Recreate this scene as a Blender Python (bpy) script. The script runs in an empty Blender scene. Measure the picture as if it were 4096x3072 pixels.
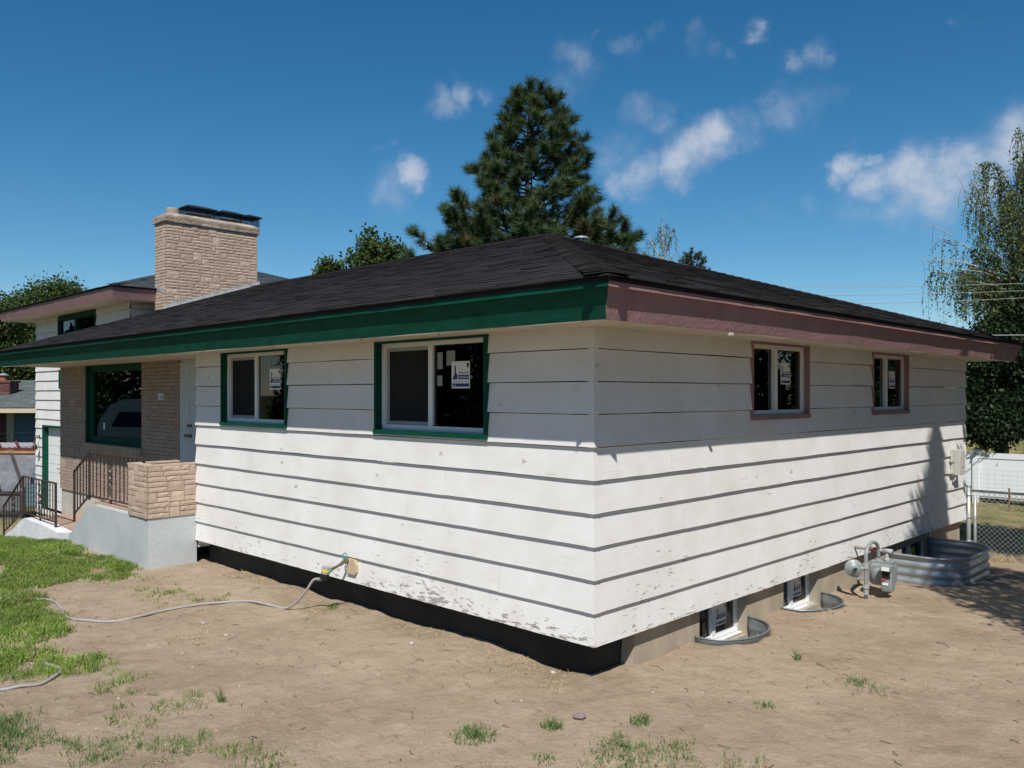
import bpy, math, random
import numpy as np
from mathutils import Vector, Matrix, noise
R = math.radians
rnd = random.Random(7)
SC = bpy.context.scene

# ---------------------------------------------------------------- camera, sky, sun, exposure
CAM = Vector((4.118, -5.133, 1.977))
cd = bpy.data.cameras.new('camera'); cam = bpy.data.objects.new('camera', cd)
SC.collection.objects.link(cam); SC.camera = cam
cd.sensor_width = 36.0; cd.lens = 36.0 * 3344 / 4096; cd.shift_y = 40 / 4096
cd.clip_end = 3000; cam.location = CAM
cam.rotation_euler = (R(90), 0, R(44.32))
SUN = Vector((1, -1.08, 1.83)).normalized()
sd = bpy.data.lights.new('sun', 'SUN'); sun = bpy.data.objects.new('sun', sd)
SC.collection.objects.link(sun); sun.location = (6, -8, 14)
sun.rotation_euler = SUN.to_track_quat('Z', 'Y').to_euler()
sd.energy = 5.0; sd.angle = R(.53); sd.color = (1, .95, .88)
SC.view_settings.view_transform = 'Standard'; SC.view_settings.look = 'None'
SC.view_settings.gamma = 1; SC.view_settings.use_curve_mapping = False
SC.view_settings.exposure = 0.12
SKY_STRENGTH = 0.084

W = bpy.data.worlds.new('World'); SC.world = W; W.use_nodes = True
nt = W.node_tree; nt.nodes.clear()
def N(tree, kind, **kw):
    n = tree.nodes.new(kind)
    for k, v in kw.items(): setattr(n, k, v)
    return n
wo = N(nt, 'ShaderNodeOutputWorld'); bg = N(nt, 'ShaderNodeBackground'); bg.inputs[1].default_value = SKY_STRENGTH
sk = N(nt, 'ShaderNodeTexSky', sky_type='NISHITA'); sk.sun_disc = False
sk.sun_elevation = math.asin(SUN.z); sk.sun_rotation = math.atan2(SUN.x, SUN.y)
sk.air_density = 1.0; sk.dust_density = 0.0; sk.ozone_density = 4.0; sk.altitude = 600
# clouds: soft puffs at fixed azimuth / elevation, broken up by noise
def azel(x, y):
    f = Vector((-.6987, .7154, 0)); r = Vector((.7154, .6987, 0)); k = 4096 / 2212
    return (f + r * ((x * k - 2048) / 3344) + Vector((0, 0, (1576 - y * k) / 3344))).normalized()
geo = N(nt, 'ShaderNodeTexCoord')
nz = N(nt, 'ShaderNodeTexNoise'); nz.inputs['Scale'].default_value = 14; nz.inputs['Detail'].default_value = 7; nz.inputs['Roughness'].default_value = .62
nt.links.new(geo.outputs['Generated'], nz.inputs['Vector'])
wsub = N(nt, 'ShaderNodeVectorMath', operation='SUBTRACT'); wsub.inputs[1].default_value = (.5, .5, .5)
nt.links.new(nz.outputs['Color'], wsub.inputs[0])
wsc = N(nt, 'ShaderNodeVectorMath', operation='SCALE'); wsc.inputs['Scale'].default_value = .075
nt.links.new(wsub.outputs[0], wsc.inputs[0])
wad = N(nt, 'ShaderNodeVectorMath', operation='ADD')
nt.links.new(geo.outputs['Generated'], wad.inputs[0]); nt.links.new(wsc.outputs[0], wad.inputs[1])
# the puffs: centre (as a direction), angular radius, weight
PUFFS = [(Vector((-.842, .386, .377)), 0, 0)]
CL = [(897,378,.030,1.0),(850,405,.034,.6),(820,415,.022,.5),(960,215,.026,.6),(1000,200,.022,.55),(1045,200,.016,.5),(935,235,.014,.35),
 (1240,105,.030,.4),(1260,135,.03,.4),(1215,125,.016,.3),(1230,185,.03,.33),(1350,97,.024,.42),(1400,75,.018,.36),(1500,88,.022,.42),(1545,95,.018,.45),(1590,105,.014,.3),(1290,65,.01,.3),
 (1640,50,.022,.65),(1630,65,.014,.6),(1770,110,.022,.55),(1725,135,.022,.5),(1797,103,.012,.4),(2080,60,.014,.22),
 (1375,245,.03,.45),(1340,330,.036,.5),(1430,265,.03,.42),(1490,246,.016,.5),(1620,250,.03,.4),(1700,240,.036,.5),(1760,215,.036,.35),(1820,200,.024,.26),
 (1560,290,.036,.85),(1520,320,.044,.95),(1470,350,.044,.95),(1400,375,.036,.85),(1350,390,.024,.6),(1570,330,.026,.6),(1625,300,.024,.35),
 (1830,355,.026,1.1),(1810,390,.022,.9),(1870,340,.012,.8),(1880,385,.034,.95),(1940,370,.038,1.05),(1990,385,.048,1.05),(2050,385,.045,1.05),(2110,365,.044,1.05),(2170,345,.04,1.0),(2020,420,.05,.9),(1950,430,.042,.65),(1860,430,.04,.4),(2210,320,.05,1.0),(2120,400,.05,.85),
 (1745,450,.025,.3),(1650,455,.024,.2),(1580,475,.02,.15),(1000,150,.012,.2),(860,310,.014,.25),(820,330,.01,.2),(1420,470,.02,.15)]
acc = None
for x, y, r, w in CL:
    c = azel(x, y)
    d = N(nt, 'ShaderNodeVectorMath', operation='DISTANCE'); d.inputs[1].default_value = c
    nt.links.new(wad.outputs[0], d.inputs[0])
    m = N(nt, 'ShaderNodeMapRange', interpolation_type='SMOOTHSTEP'); m.inputs[1].default_value = 0; m.inputs[2].default_value = r * 1.15
    m.inputs[3].default_value = w; m.inputs[4].default_value = 0
    nt.links.new(d.outputs['Value'], m.inputs[0])
    if acc is None: acc = m.outputs[0]
    else:
        a = N(nt, 'ShaderNodeMath', operation='MAXIMUM'); nt.links.new(acc, a.inputs[0]); nt.links.new(m.outputs[0], a.inputs[1]); acc = a.outputs[0]
nz2 = N(nt, 'ShaderNodeTexNoise'); nz2.inputs['Scale'].default_value = 26; nz2.inputs['Detail'].default_value = 6; nz2.inputs['Roughness'].default_value = .6
nt.links.new(geo.outputs['Generated'], nz2.inputs['Vector'])
mr = N(nt, 'ShaderNodeMapRange'); mr.inputs[1].default_value = .25; mr.inputs[2].default_value = .7; mr.inputs[3].default_value = .35; mr.inputs[4].default_value = 1.1
nt.links.new(nz2.outputs[0], mr.inputs[0])
mu = N(nt, 'ShaderNodeMath', operation='MULTIPLY', use_clamp=True); nt.links.new(acc, mu.inputs[0]); nt.links.new(mr.outputs[0], mu.inputs[1])
mu2 = N(nt, 'ShaderNodeMapRange', interpolation_type='SMOOTHSTEP'); mu2.inputs[1].default_value = .02; mu2.inputs[2].default_value = 1.0; mu2.inputs[4].default_value = .82; nt.links.new(mu.outputs[0], mu2.inputs[0])
hs = N(nt, 'ShaderNodeHueSaturation'); hs.inputs['Hue'].default_value = .491; hs.inputs['Saturation'].default_value = 1.3
nt.links.new(sk.outputs[0], hs.inputs['Color'])
mx = N(nt, 'ShaderNodeMix', data_type='RGBA'); mx.inputs['B'].default_value = (6.4, 6.9, 7.9, 1)
nt.links.new(mu2.outputs[0], mx.inputs['Factor']); nt.links.new(hs.outputs[0], mx.inputs['A'])
nt.links.new(mx.outputs['Result'], bg.inputs[0]); nt.links.new(bg.outputs[0], wo.inputs[0])

# ---------------------------------------------------------------- materials
M = {}
def mat(name, col, rough=.8, var=0., scale=6., bump=0., bscale=60., metal=0., spec=.3, col2=None, island=0., stretch=(1,1,1), detail=4):
    m = bpy.data.materials.new(name); m.use_nodes = True; t = m.node_tree; b = t.nodes['Principled BSDF']
    b.inputs['Roughness'].default_value = rough; b.inputs['Metallic'].default_value = metal; b.inputs['Specular IOR Level'].default_value = spec
    tc = N(t, 'ShaderNodeTexCoord'); mp = N(t, 'ShaderNodeMapping'); mp.inputs['Scale'].default_value = stretch
    t.links.new(tc.outputs['Object'], mp.inputs[0])
    out = None
    if var or col2:
        n = N(t, 'ShaderNodeTexNoise'); n.inputs['Scale'].default_value = scale; n.inputs['Detail'].default_value = detail; n.inputs['Roughness'].default_value = .6
        t.links.new(mp.outputs[0], n.inputs['Vector'])
        x = N(t, 'ShaderNodeMix', data_type='RGBA')
        c2 = col2 or tuple(c * (1 - var) for c in col)
        x.inputs['A'].default_value = (*col, 1); x.inputs['B'].default_value = (*c2, 1)
        r_ = N(t, 'ShaderNodeMapRange'); r_.inputs[1].default_value = .35; r_.inputs[2].default_value = .65
        t.links.new(n.outputs[0], r_.inputs[0]); t.links.new(r_.outputs[0], x.inputs['Factor']); out = x.outputs['Result']
    if island:
        g = N(t, 'ShaderNodeNewGeometry'); h = N(t, 'ShaderNodeHueSaturation')
        r2 = N(t, 'ShaderNodeMapRange'); r2.inputs[3].default_value = 1 - island; r2.inputs[4].default_value = 1 + island
        t.links.new(g.outputs['Random Per Island'], r2.inputs[0]); t.links.new(r2.outputs[0], h.inputs['Value'])
        if out: t.links.new(out, h.inputs['Color'])
        else: h.inputs['Color'].default_value = (*col, 1)
        out = h.outputs[0]
    if out: t.links.new(out, b.inputs['Base Color'])
    else: b.inputs['Base Color'].default_value = (*col, 1)
    if bump:
        n = N(t, 'ShaderNodeTexNoise'); n.inputs['Scale'].default_value = bscale; n.inputs['Detail'].default_value = 5
        t.links.new(mp.outputs[0], n.inputs['Vector'])
        bp = N(t, 'ShaderNodeBump'); bp.inputs['Strength'].default_value = 1; bp.inputs['Distance'].default_value = bump
        t.links.new(n.outputs[0], bp.inputs['Height']); t.links.new(bp.outputs[0], b.inputs['Normal'])
    M[name] = m; return m

def mixc(t, fac, a, b):
    x = N(t, 'ShaderNodeMix', data_type='RGBA')
    for k, v in (('A', a), ('B', b)):
        if isinstance(v, tuple): x.inputs[k].default_value = (*v, 1)
        else: t.links.new(v, x.inputs[k])
    if isinstance(fac, float): x.inputs['Factor'].default_value = fac
    else: t.links.new(fac, x.inputs['Factor'])
    return x.outputs['Result']
def ntex(t, vec, scale, detail=4, rough=.6, stretch=None):
    if stretch:
        mp = N(t, 'ShaderNodeMapping'); mp.inputs['Scale'].default_value = stretch; t.links.new(vec, mp.inputs[0]); vec = mp.outputs[0]
    n = N(t, 'ShaderNodeTexNoise'); n.inputs['Scale'].default_value = scale; n.inputs['Detail'].default_value = detail; n.inputs['Roughness'].default_value = rough
    t.links.new(vec, n.inputs['Vector']); return n.outputs[0]
def rng(t, v, a, b, c=0., d=1., smooth=False):
    n = N(t, 'ShaderNodeMapRange'); n.inputs[1].default_value = a; n.inputs[2].default_value = b; n.inputs[3].default_value = c; n.inputs[4].default_value = d
    t.links.new(v, n.inputs[0]); return n.outputs[0]
def mth(t, op, a, b=None):
    n = N(t, 'ShaderNodeMath', operation=op)
    for i, v in enumerate((a, b)):
        if v is None: continue
        if isinstance(v, (int, float)): n.inputs[i].default_value = v
        else: t.links.new(v, n.inputs[i])
    return n.outputs[0]

# weathered white paint on cedar boards: grain, knots, dirt, flaking near the ground
def siding_mat():
    m = bpy.data.materials.new('white_siding'); m.use_nodes = True; t = m.node_tree; b = t.nodes['Principled BSDF']
    tc = N(t, 'ShaderNodeTexCoord'); P = tc.outputs['Object']
    g = N(t, 'ShaderNodeNewGeometry')
    sx = N(t, 'ShaderNodeSeparateXYZ'); t.links.new(P, sx.inputs[0])
    grain = ntex(t, P, 1.0, 6, .65, (3, 3, 90))
    big = ntex(t, P, 1.6, 3)
    col = mixc(t, rng(t, big, .35, .7), (.735, .735, .73), (.66, .65, .63))
    dirt = ntex(t, P, 3.2, 5, .6, (1, 1, 2.2))
    col = mixc(t, mth(t, 'MULTIPLY', rng(t, dirt, .50, .74), .40), col, (.60, .56, .49))
    col = mixc(t, mth(t, 'MULTIPLY', rng(t, grain, .55, .72), .16), col, (.52, .5, .46))
    # knots
    vo = N(t, 'ShaderNodeTexVoronoi', feature='F1'); vo.inputs['Scale'].default_value = 1.0
    mp = N(t, 'ShaderNodeMapping'); mp.inputs['Scale'].default_value = (2.3, 2.3, 3.6); t.links.new(P, mp.inputs[0])
    wob = N(t, 'ShaderNodeTexNoise'); wob.inputs['Scale'].default_value = 30; t.links.new(P, wob.inputs['Vector'])
    ad = N(t, 'ShaderNodeVectorMath', operation='MULTIPLY_ADD'); ad.inputs[1].default_value = (.09, .09, .09)
    t.links.new(wob.outputs['Color'], ad.inputs[0]); t.links.new(mp.outputs[0], ad.inputs[2]); t.links.new(ad.outputs[0], vo.inputs['Vector'])
    kn = mth(t, 'MULTIPLY', rng(t, vo.outputs['Distance'], .09, .05), rng(t, ntex(t, P, .9, 1), .40, .5))
    col = mixc(t, mth(t, 'MULTIPLY', kn, rng(t, ntex(t, P, 70, 2), .42, .54, 0, .9)), col, (.30, .26, .21))
    # flaking
    fl = ntex(t, P, 1.0, 7, .72, (9, 9, 34))
    fl2 = ntex(t, P, 1.3, 2)
    hgt = rng(t, sx.outputs['Z'], .95, .0, 0, .098)
    # only the main front wall's lower boards peel hard
    edge = rng(t, sx.outputs['Z'], .10, .0, 0, .05)
    front = mth(t, 'MULTIPLY', mth(t, 'MULTIPLY', rng(t, sx.outputs['Y'], .01, -.002), rng(t, sx.outputs['X'], -4.6, -2.2)), rng(t, sx.outputs['Z'], .28, .06, 0, .062))
    fl = mth(t, 'ADD', fl, front)
    s = mth(t, 'ADD', mth(t, 'ADD', fl, hgt), mth(t, 'ADD', edge, rng(t, fl2, .35, .7, -.05, .075)))
    pk = rng(t, s, .730, .736)
    wood = mixc(t, ntex(t, P, 1, 4, .6, (8, 8, 120)), (.24, .22, .205), (.42, .395, .37))
    col = mixc(t, pk, col, wood)
    crack = mth(t, 'MULTIPLY', rng(t, ntex(t, P, 1, 3, .5, (1.1, 1.1, 60)), .70, .715), rng(t, fl2, .53, .6))
    col = mixc(t, mth(t, 'MULTIPLY', crack, .7), col, (.25, .23, .2))
    t.links.new(col, b.inputs['Base Color']); b.inputs['Roughness'].default_value = .62; b.inputs['Specular IOR Level'].default_value = .25
    h = mth(t, 'SUBTRACT', mth(t, 'MULTIPLY', grain, .5), mth(t, 'ADD', mth(t, 'MULTIPLY', pk, .8), crack))
    bp = N(t, 'ShaderNodeBump'); bp.inputs['Strength'].default_value = 1; bp.inputs['Distance'].default_value = .0022
    t.links.new(h, bp.inputs['Height']); t.links.new(bp.outputs[0], b.inputs['Normal'])
    M['siding'] = m
siding_mat()
def soil_mat():
    m = bpy.data.materials.new('soil'); m.use_nodes = True; t = m.node_tree; b = t.nodes['Principled BSDF']
    tc = N(t, 'ShaderNodeTexCoord'); P = tc.outputs['Object']
    col = mixc(t, rng(t, ntex(t, P, 1.1, 4), .35, .65), (.375, .298, .212), (.285, .218, .15))
    col = mixc(t, rng(t, ntex(t, P, 6, 6, .7), .5, .72, 0, .55), col, (.41, .34, .265))
    col = mixc(t, rng(t, ntex(t, P, 10, 6, .75), .55, .68, 0, .6), col, (.17, .12, .08))
    col = mixc(t, rng(t, ntex(t, P, 120, 3, .7), .5, .75, 0, .45), col, (.40, .33, .26))
    col = mixc(t, rng(t, ntex(t, P, 75, 3, .7), .60, .68, 0, .6), col, (.13, .09, .06))
    vm = N(t, 'ShaderNodeVectorMath', operation='DISTANCE'); vm.inputs[1].default_value = (0, 5, -.3); t.links.new(P, vm.inputs[0])
    far = rng(t, vm.outputs['Value'], 14, 22)
    lawn = mixc(t, rng(t, ntex(t, P, .8, 5), .4, .62), (.10, .125, .04), (.25, .19, .09))
    col = mixc(t, far, col, lawn)
    col = mixc(t, rng(t, vm.outputs['Value'], 24, 34), col, (.05, .062, .03))
    # worn yard behind the chain link fence
    sx = N(t, 'ShaderNodeSeparateXYZ'); t.links.new(P, sx.inputs[0])
    yard = mth(t, 'MULTIPLY', rng(t, sx.outputs['Y'], 9.8, 10.4), rng(t, sx.outputs['X'], -12, -11))
    wy = mixc(t, rng(t, ntex(t, P, 1.2, 4), .42, .6), (.15, .16, .05), (.27, .21, .10))
    col = mixc(t, yard, col, wy)
    t.links.new(col, b.inputs['Base Color']); b.inputs['Roughness'].default_value = .95; b.inputs['Specular IOR Level'].default_value = .1
    h = mth(t, 'ADD', mth(t, 'MULTIPLY', ntex(t, P, 14, 6, .7), .03), mth(t, 'MULTIPLY', ntex(t, P, 90, 4, .7), .008))
    bp = N(t, 'ShaderNodeBump'); bp.inputs['Strength'].default_value = .9; bp.inputs['Distance'].default_value = 1
    t.links.new(h, bp.inputs['Height']); t.links.new(bp.outputs[0], b.inputs['Normal'])
    M['soil'] = m
soil_mat()
def glass_mat(name, tint, refl=1.0):
    m = bpy.data.materials.new(name); m.use_nodes = True; t = m.node_tree; t.nodes.clear()
    o = N(t, 'ShaderNodeOutputMaterial'); tr = N(t, 'ShaderNodeBsdfTransparent'); tr.inputs[0].default_value = (*tint, 1)
    gl = N(t, 'ShaderNodeBsdfGlossy'); gl.inputs['Roughness'].default_value = .01; gl.inputs[0].default_value = (refl, refl, refl, 1)
    fr = N(t, 'ShaderNodeFresnel'); fr.inputs[0].default_value = 1.54
    ms = N(t, 'ShaderNodeMixShader'); t.links.new(fr.outputs[0], ms.inputs[0]); t.links.new(tr.outputs[0], ms.inputs[1]); t.links.new(gl.outputs[0], ms.inputs[2])
    t.links.new(ms.outputs[0], o.inputs[0]); M[name] = m
glass_mat('glass', (.42, .46, .44))
def leaf_mat(name, c1, c2, island=.35, trans=.25):
    m = bpy.data.materials.new(name); m.use_nodes = True; t = m.node_tree; t.nodes.clear()
    o = N(t, 'ShaderNodeOutputMaterial'); g = N(t, 'ShaderNodeNewGeometry'); tc = N(t, 'ShaderNodeTexCoord')
    c = mixc(t, g.outputs['Random Per Island'], c1, c2)
    h = N(t, 'ShaderNodeHueSaturation'); t.links.new(c, h.inputs['Color'])
    t.links.new(rng(t, ntex(t, tc.outputs['Object'], .9, 3), .3, .7, 1 - island, 1 + island), h.inputs['Value'])
    d = N(t, 'ShaderNodeBsdfPrincipled'); d.inputs['Roughness'].default_value = .55; d.inputs['Specular IOR Level'].default_value = .25
    t.links.new(h.outputs[0], d.inputs['Base Color'])
    tl = N(t, 'ShaderNodeBsdfTranslucent'); t.links.new(h.outputs[0], tl.inputs[0])
    ms = N(t, 'ShaderNodeMixShader'); ms.inputs[0].default_value = trans
    t.links.new(d.outputs[0], ms.inputs[1]); t.links.new(tl.outputs[0], ms.inputs[2]); t.links.new(ms.outputs[0], o.inputs[0]); M[name] = m
leaf_mat('pine_needles', (.024, .055, .022), (.08, .115, .035), .4, .12)
leaf_mat('dark_needles', (.025, .05, .02), (.045, .075, .03), .3, .15)
leaf_mat('maple_leaf', (.035, .065, .015), (.08, .11, .022))
leaf_mat('shade_painted_leaf', (.014, .034, .012), (.03, .055, .018))  # shade of the tree over the fence put into a darker leaf colour
leaf_mat('birch_leaf', (.09, .15, .04), (.16, .20, .07), .3, .3)
leaf_mat('brown_leaf', (.22, .12, .05), (.16, .10, .04), .2, .2)
leaf_mat('grass', (.12, .22, .035), (.24, .33, .07), .3, .3)
leaf_mat('blue_grass', (.10, .18, .055), (.19, .26, .10), .2, .3)
leaf_mat('dry_grass', (.42, .32, .17), (.52, .43, .25), .2, .2)
mat('bark', (.06, .042, .03), .9, .5, 8, .02, 20)
mat('white_bark', (.42, .41, .39), .8, 0, 14, .003, 30, col2=(.35, .33, .3), stretch=(1,1,.4))
mat('green_paint', (.003, .070, .046), .6, .35, 5, .0015, 60, spec=.15, stretch=(1,1,4))
mat('pink_paint', (.31, .185, .18), .8, 0, 3.5, .006, 26, col2=(.25, .145, .15), detail=6)
mat('cream_soffit', (.58, .52, .43), .75, .2, 4, .0012, 80)
mat('vinyl', (.78, .79, .78), .35, .05, 6, spec=.45)
mat('screen_frame', (.30, .32, .33), .5)
mat('screen', (.035, .037, .04), .7)
mat('interior', (.035, .04, .04), .9, .4, 2)
mat('roof_shingle', (.028, .0245, .025), .93, .3, 16, .0035, 160, spec=.2, island=.24)
mat('roof_deck', (.012, .011, .012), .95)
mat('blue_shingle', (.05, .065, .075), .93, .3, 16, .003, 160, island=.3)
mat('stone', (.50, .385, .30), .92, 0, 9, .006, 34, col2=(.42, .32, .25), island=.13, detail=8)
mat('weathered_stone', (.40, .32, .25), .92, 0, 5, .010, 30, col2=(.20, .165, .13), island=.15, detail=8)
mat('wall_stone', (.36, .28, .225), .92, 0, 9, .004, 50, col2=(.30, .235, .19), island=.10, detail=8)
mat('mortar', (.13, .09, .07), .95, .3, 20, .002, 80)
mat('grey_stucco', (.47, .50, .505), .8, 0, 2.2, .004, 22, col2=(.40, .435, .45), detail=7)
mat('white_plaster', (.70, .72, .75), .85, .15, 4, .006, 25)
mat('concrete', (.42, .36, .28), .9, .25, 3, .002, 70)
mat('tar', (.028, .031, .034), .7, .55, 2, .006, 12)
mat('concrete_light', (.50, .47, .41), .9, .2, 3, .002, 70)
mat('tile_floor', (.42, .30, .23), .8, .2, 8, .001, 60)
mat('iron', (.055, .035, .030), .5, .4, 30, .0006, 90, spec=.4)
mat('iron_black', (.02, .02, .022), .5, spec=.4)
mat('galvanised', (.30, .33, .35), .42, .25, 10, .0008, 30, metal=.55, spec=.5)
mat('galvanised_bright', (.36, .41, .46), .38, .12, 8, .0006, 30, metal=.45, spec=.5)
mat('flashing', (.55, .56, .57), .5, .2, 8, metal=.3)
mat('chain_link', (.42, .44, .44), .45, .2, 30, metal=.4)
mat('meter_grey', (.235, .27, .275), .38, .12, 12, .0008, 50, spec=.5)
mat('pipe_grey', (.40, .40, .39), .6, .3, 18, .0015, 60)
mat('rust', (.26, .12, .09), .8, .3, 40)
mat('dark_plastic', (.015, .016, .018), .45)
mat('red_label', (.45, .06, .08), .5); mat('white_label', (.75, .76, .76), .4); mat('yellow', (.62, .55, .05), .5)
mat('navy', (.035, .045, .16), .5); mat('grey_print', (.5, .5, .52), .5); mat('black_ink', (.02, .02, .025), .5)
mat('box_beige', (.50, .49, .44), .5, .08, 8, .0005, 60)
mat('hose_grey', (.35, .32, .315), .5, .15, 12, .0006, 80)
mat('hose_blue', (.30, .40, .42), .5, .15, 12)
mat('brass', (.26, .22, .14), .35, metal=.8); mat('valve_green', (.10, .30, .24), .5)
mat('bare_wood', (.56, .46, .30), .8, .25, 30, .0008, 80, stretch=(1,1,6))
mat('door_paint', (.50, .58, .60), .5, .08, 3)
mat('white_paint', (.78, .79, .80), .5, .08, 3, .0006, 50)
mat('clay', (.42, .16, .07), .85, .4, 8, .003, 40)
mat('black_metal', (.022, .026, .035), .5, .3, 12, spec=.4)
mat('red_brick', (.17, .075, .065), .9, .4, 14, .004, 40, island=.25)
mat('blue_wall', (.12, .20, .255), .75, .08, 3)
mat('cream_trim', (.55, .46, .34), .7, .1, 3)
mat('red_wood', (.14, .035, .035), .75, .3, 6)
mat('orange_wood', (.42, .24, .11), .75, .3, 6)
mat('poly_panel', (.17, .175, .19), .4, 0, 3, .004, 8, col2=(.10, .105, .12), spec=.5)
mat('lattice', (.42, .40, .41), .7)
mat('dark_board', (.06, .055, .06), .9, .3, 6)
mat('vinyl_fence', (.76, .80, .84), .45, .04, 2)
mat('rock', (.42, .40, .38), .9, .3, 20, .006, 30); mat('rock_white', (.45, .42, .37), .9, .2, 20, .004, 40); mat('rock_mauve', (.26, .20, .21), .9, .3, 20, .004, 40)
mat('twig', (.11, .075, .05), .9, .3, 10, island=.3)
mat('van_white', (.62, .64, .64), .35, .05, 2, spec=.5); mat('van_glass', (.03, .05, .09), .08, spec=.6); mat('tyre', (.02, .02, .02), .8)
mat('wire', (.35, .36, .36), .5, metal=.3)

# ---------------------------------------------------------------- mesh helpers
COL = SC.collection
class MB:
    def __init__(s, T=None): s.v = []; s.f = []; s.m = []; s.T = T; s.cur = 0
    def add(s, verts, faces):
        b = len(s.v)
        if s.T is not None: verts = [tuple(s.T @ Vector(p)) for p in verts]
        s.v += [tuple(p) for p in verts]; s.f += [tuple(i + b for i in f) for f in faces]; s.m += [s.cur] * len(faces)
    def quad(s, a, b, c, d): s.add([a, b, c, d], [(0, 1, 2, 3)])
    def box(s, x0, x1, y0, y1, z0, z1):
        s.add([(x0,y0,z0),(x1,y0,z0),(x1,y1,z0),(x0,y1,z0),(x0,y0,z1),(x1,y0,z1),(x1,y1,z1),(x0,y1,z1)],
              [(0,3,2,1),(4,5,6,7),(0,1,5,4),(1,2,6,5),(2,3,7,6),(3,0,4,7)])
    def bar(s, a, b, w, h, up=(0,0,1)):
        a = Vector(a); b = Vector(b); d = (b - a).normalized(); u = Vector(up)
        x = d.cross(u)
        if x.length < 1e-4: x = d.cross(Vector((1,0,0)))
        x.normalize(); y = x.cross(d); x *= w / 2; y *= h / 2
        s.add([a-x-y, a+x-y, a+x+y, a-x+y, b-x-y, b+x-y, b+x+y, b-x+y], [(0,1,2,3),(4,7,6,5),(0,4,5,1),(1,5,6,2),(2,6,7,3),(3,7,4,0)])
    def tube(s, pts, r, n=8, cap=True):
        pts = [Vector(p) for p in pts]; rs = r if isinstance(r, (list, tuple)) else [r] * len(pts)
        vs = []; fs = []; prev = None
        for i, p in enumerate(pts):
            d = (pts[min(i+1, len(pts)-1)] - pts[max(i-1, 0)])
            if d.length < 1e-9: d = Vector((0,0,1))
            d.normalize()
            if prev is None:
                x = d.cross(Vector((0,0,1)))
                if x.length < 1e-3: x = d.cross(Vector((1,0,0)))
            else: x = prev - d * prev.dot(d)
            x.normalize(); prev = x; y = d.cross(x)
            for k in range(n):
                a = 2 * math.pi * k / n; vs.append(p + (x * math.cos(a) + y * math.sin(a)) * rs[i])
        for i in range(len(pts) - 1):
            for k in range(n): fs.append((i*n+k, i*n+(k+1)%n, (i+1)*n+(k+1)%n, (i+1)*n+k))
        if cap: fs.append(tuple(reversed(range(n)))); fs.append(tuple((len(pts)-1)*n + k for k in range(n)))
        s.add(vs, fs)
    def cyl(s, a, b, r, n=16, r2=None): s.tube([a, b], [r, r if r2 is None else r2], n)
    def prism(s, poly, axis, d0, d1):
        # poly: list of 2-D points; axis 'x','y','z' is the extrusion direction
        def P(p, d): return {'x': (d, p[0], p[1]), 'y': (p[0], d, p[1]), 'z': (p[0], p[1], d)}[axis]
        n = len(poly); s.add([P(p, d0) for p in poly] + [P(p, d1) for p in poly],
            [tuple(range(n)), tuple(reversed(range(n, 2*n)))] + [(i, i+n, (i+1)%n+n, (i+1)%n) for i in range(n)])
    def build(s, name, mats, parent=None, smooth=False, loc=None):
        me = bpy.data.meshes.new(name)
        vs = s.v
        if loc is not None: vs = [(a-loc[0], b-loc[1], c-loc[2]) for a, b, c in vs]
        me.from_pydata(vs, [], s.f)
        if isinstance(mats, str): mats = [mats]
        for k in mats: me.materials.append(M[k])
        if len(mats) > 1: me.polygons.foreach_set('material_index', s.m)
        if smooth: me.polygons.foreach_set('use_smooth', [True] * len(me.polygons))
        me.update()
        o = bpy.data.objects.new(name, me); COL.objects.link(o)
        if loc is not None: o.location = loc
        if parent: o.parent = parent
        return o
def tag(o, label=None, cat=None, group=None, kind=None):
    if label: o['label'] = label
    if cat: o['category'] = cat
    if group: o['group'] = group
    if kind: o['kind'] = kind
    return o
def thing(name, label, cat, group=None, loc=(0,0,0), rotz=0):
    o = bpy.data.objects.new(name, None); COL.objects.link(o); o.location = loc; o.rotation_euler = (0,0,rotz)
    o.empty_display_size = .2
    return tag(o, label, cat, group)
def arr_mesh(name, V, F, m, parent=None):
    # V: (n,3) array, F: (k,3|4) array
    me = bpy.data.meshes.new(name); n, k = F.shape
    me.vertices.add(len(V)); me.vertices.foreach_set('co', V.astype(np.float32).ravel())
    me.loops.add(n * k); me.loops.foreach_set('vertex_index', F.astype(np.int32).ravel())
    me.polygons.add(n); me.polygons.foreach_set('loop_start', np.arange(0, n*k, k, dtype=np.int32)); me.polygons.foreach_set('loop_total', np.full(n, k, dtype=np.int32))
    for q in (m if isinstance(m, (list, tuple)) else [m]): me.materials.append(M[q])
    me.update(calc_edges=True); me.validate()
    o = bpy.data.objects.new(name, me); COL.objects.link(o)
    if parent: o.parent = parent
    return o
def smoothstep(a, b, x):
    t = max(0, min(1, (x - a) / (b - a))); return t * t * (3 - 2 * t)
class WB(MB):
    """boxes in wall coordinates: s along the wall, z up, d outward"""
    def __init__(s, P, u, n): super().__init__(); s.P = Vector(P); s.u = Vector(u); s.n = Vector(n)
    def pt(s, a, z, d): return tuple(s.P + s.u * a + s.n * d + Vector((0, 0, z)))
    def wbox(s, a0, a1, z0, z1, d0, d1):
        c = [s.pt(a, z, d) for z in (z0, z1) for (a, d) in ((a0,d0),(a1,d0),(a1,d1),(a0,d1))]
        s.add(c, [(0,3,2,1),(4,5,6,7),(0,1,5,4),(1,2,6,5),(2,3,7,6),(3,0,4,7)])

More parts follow.
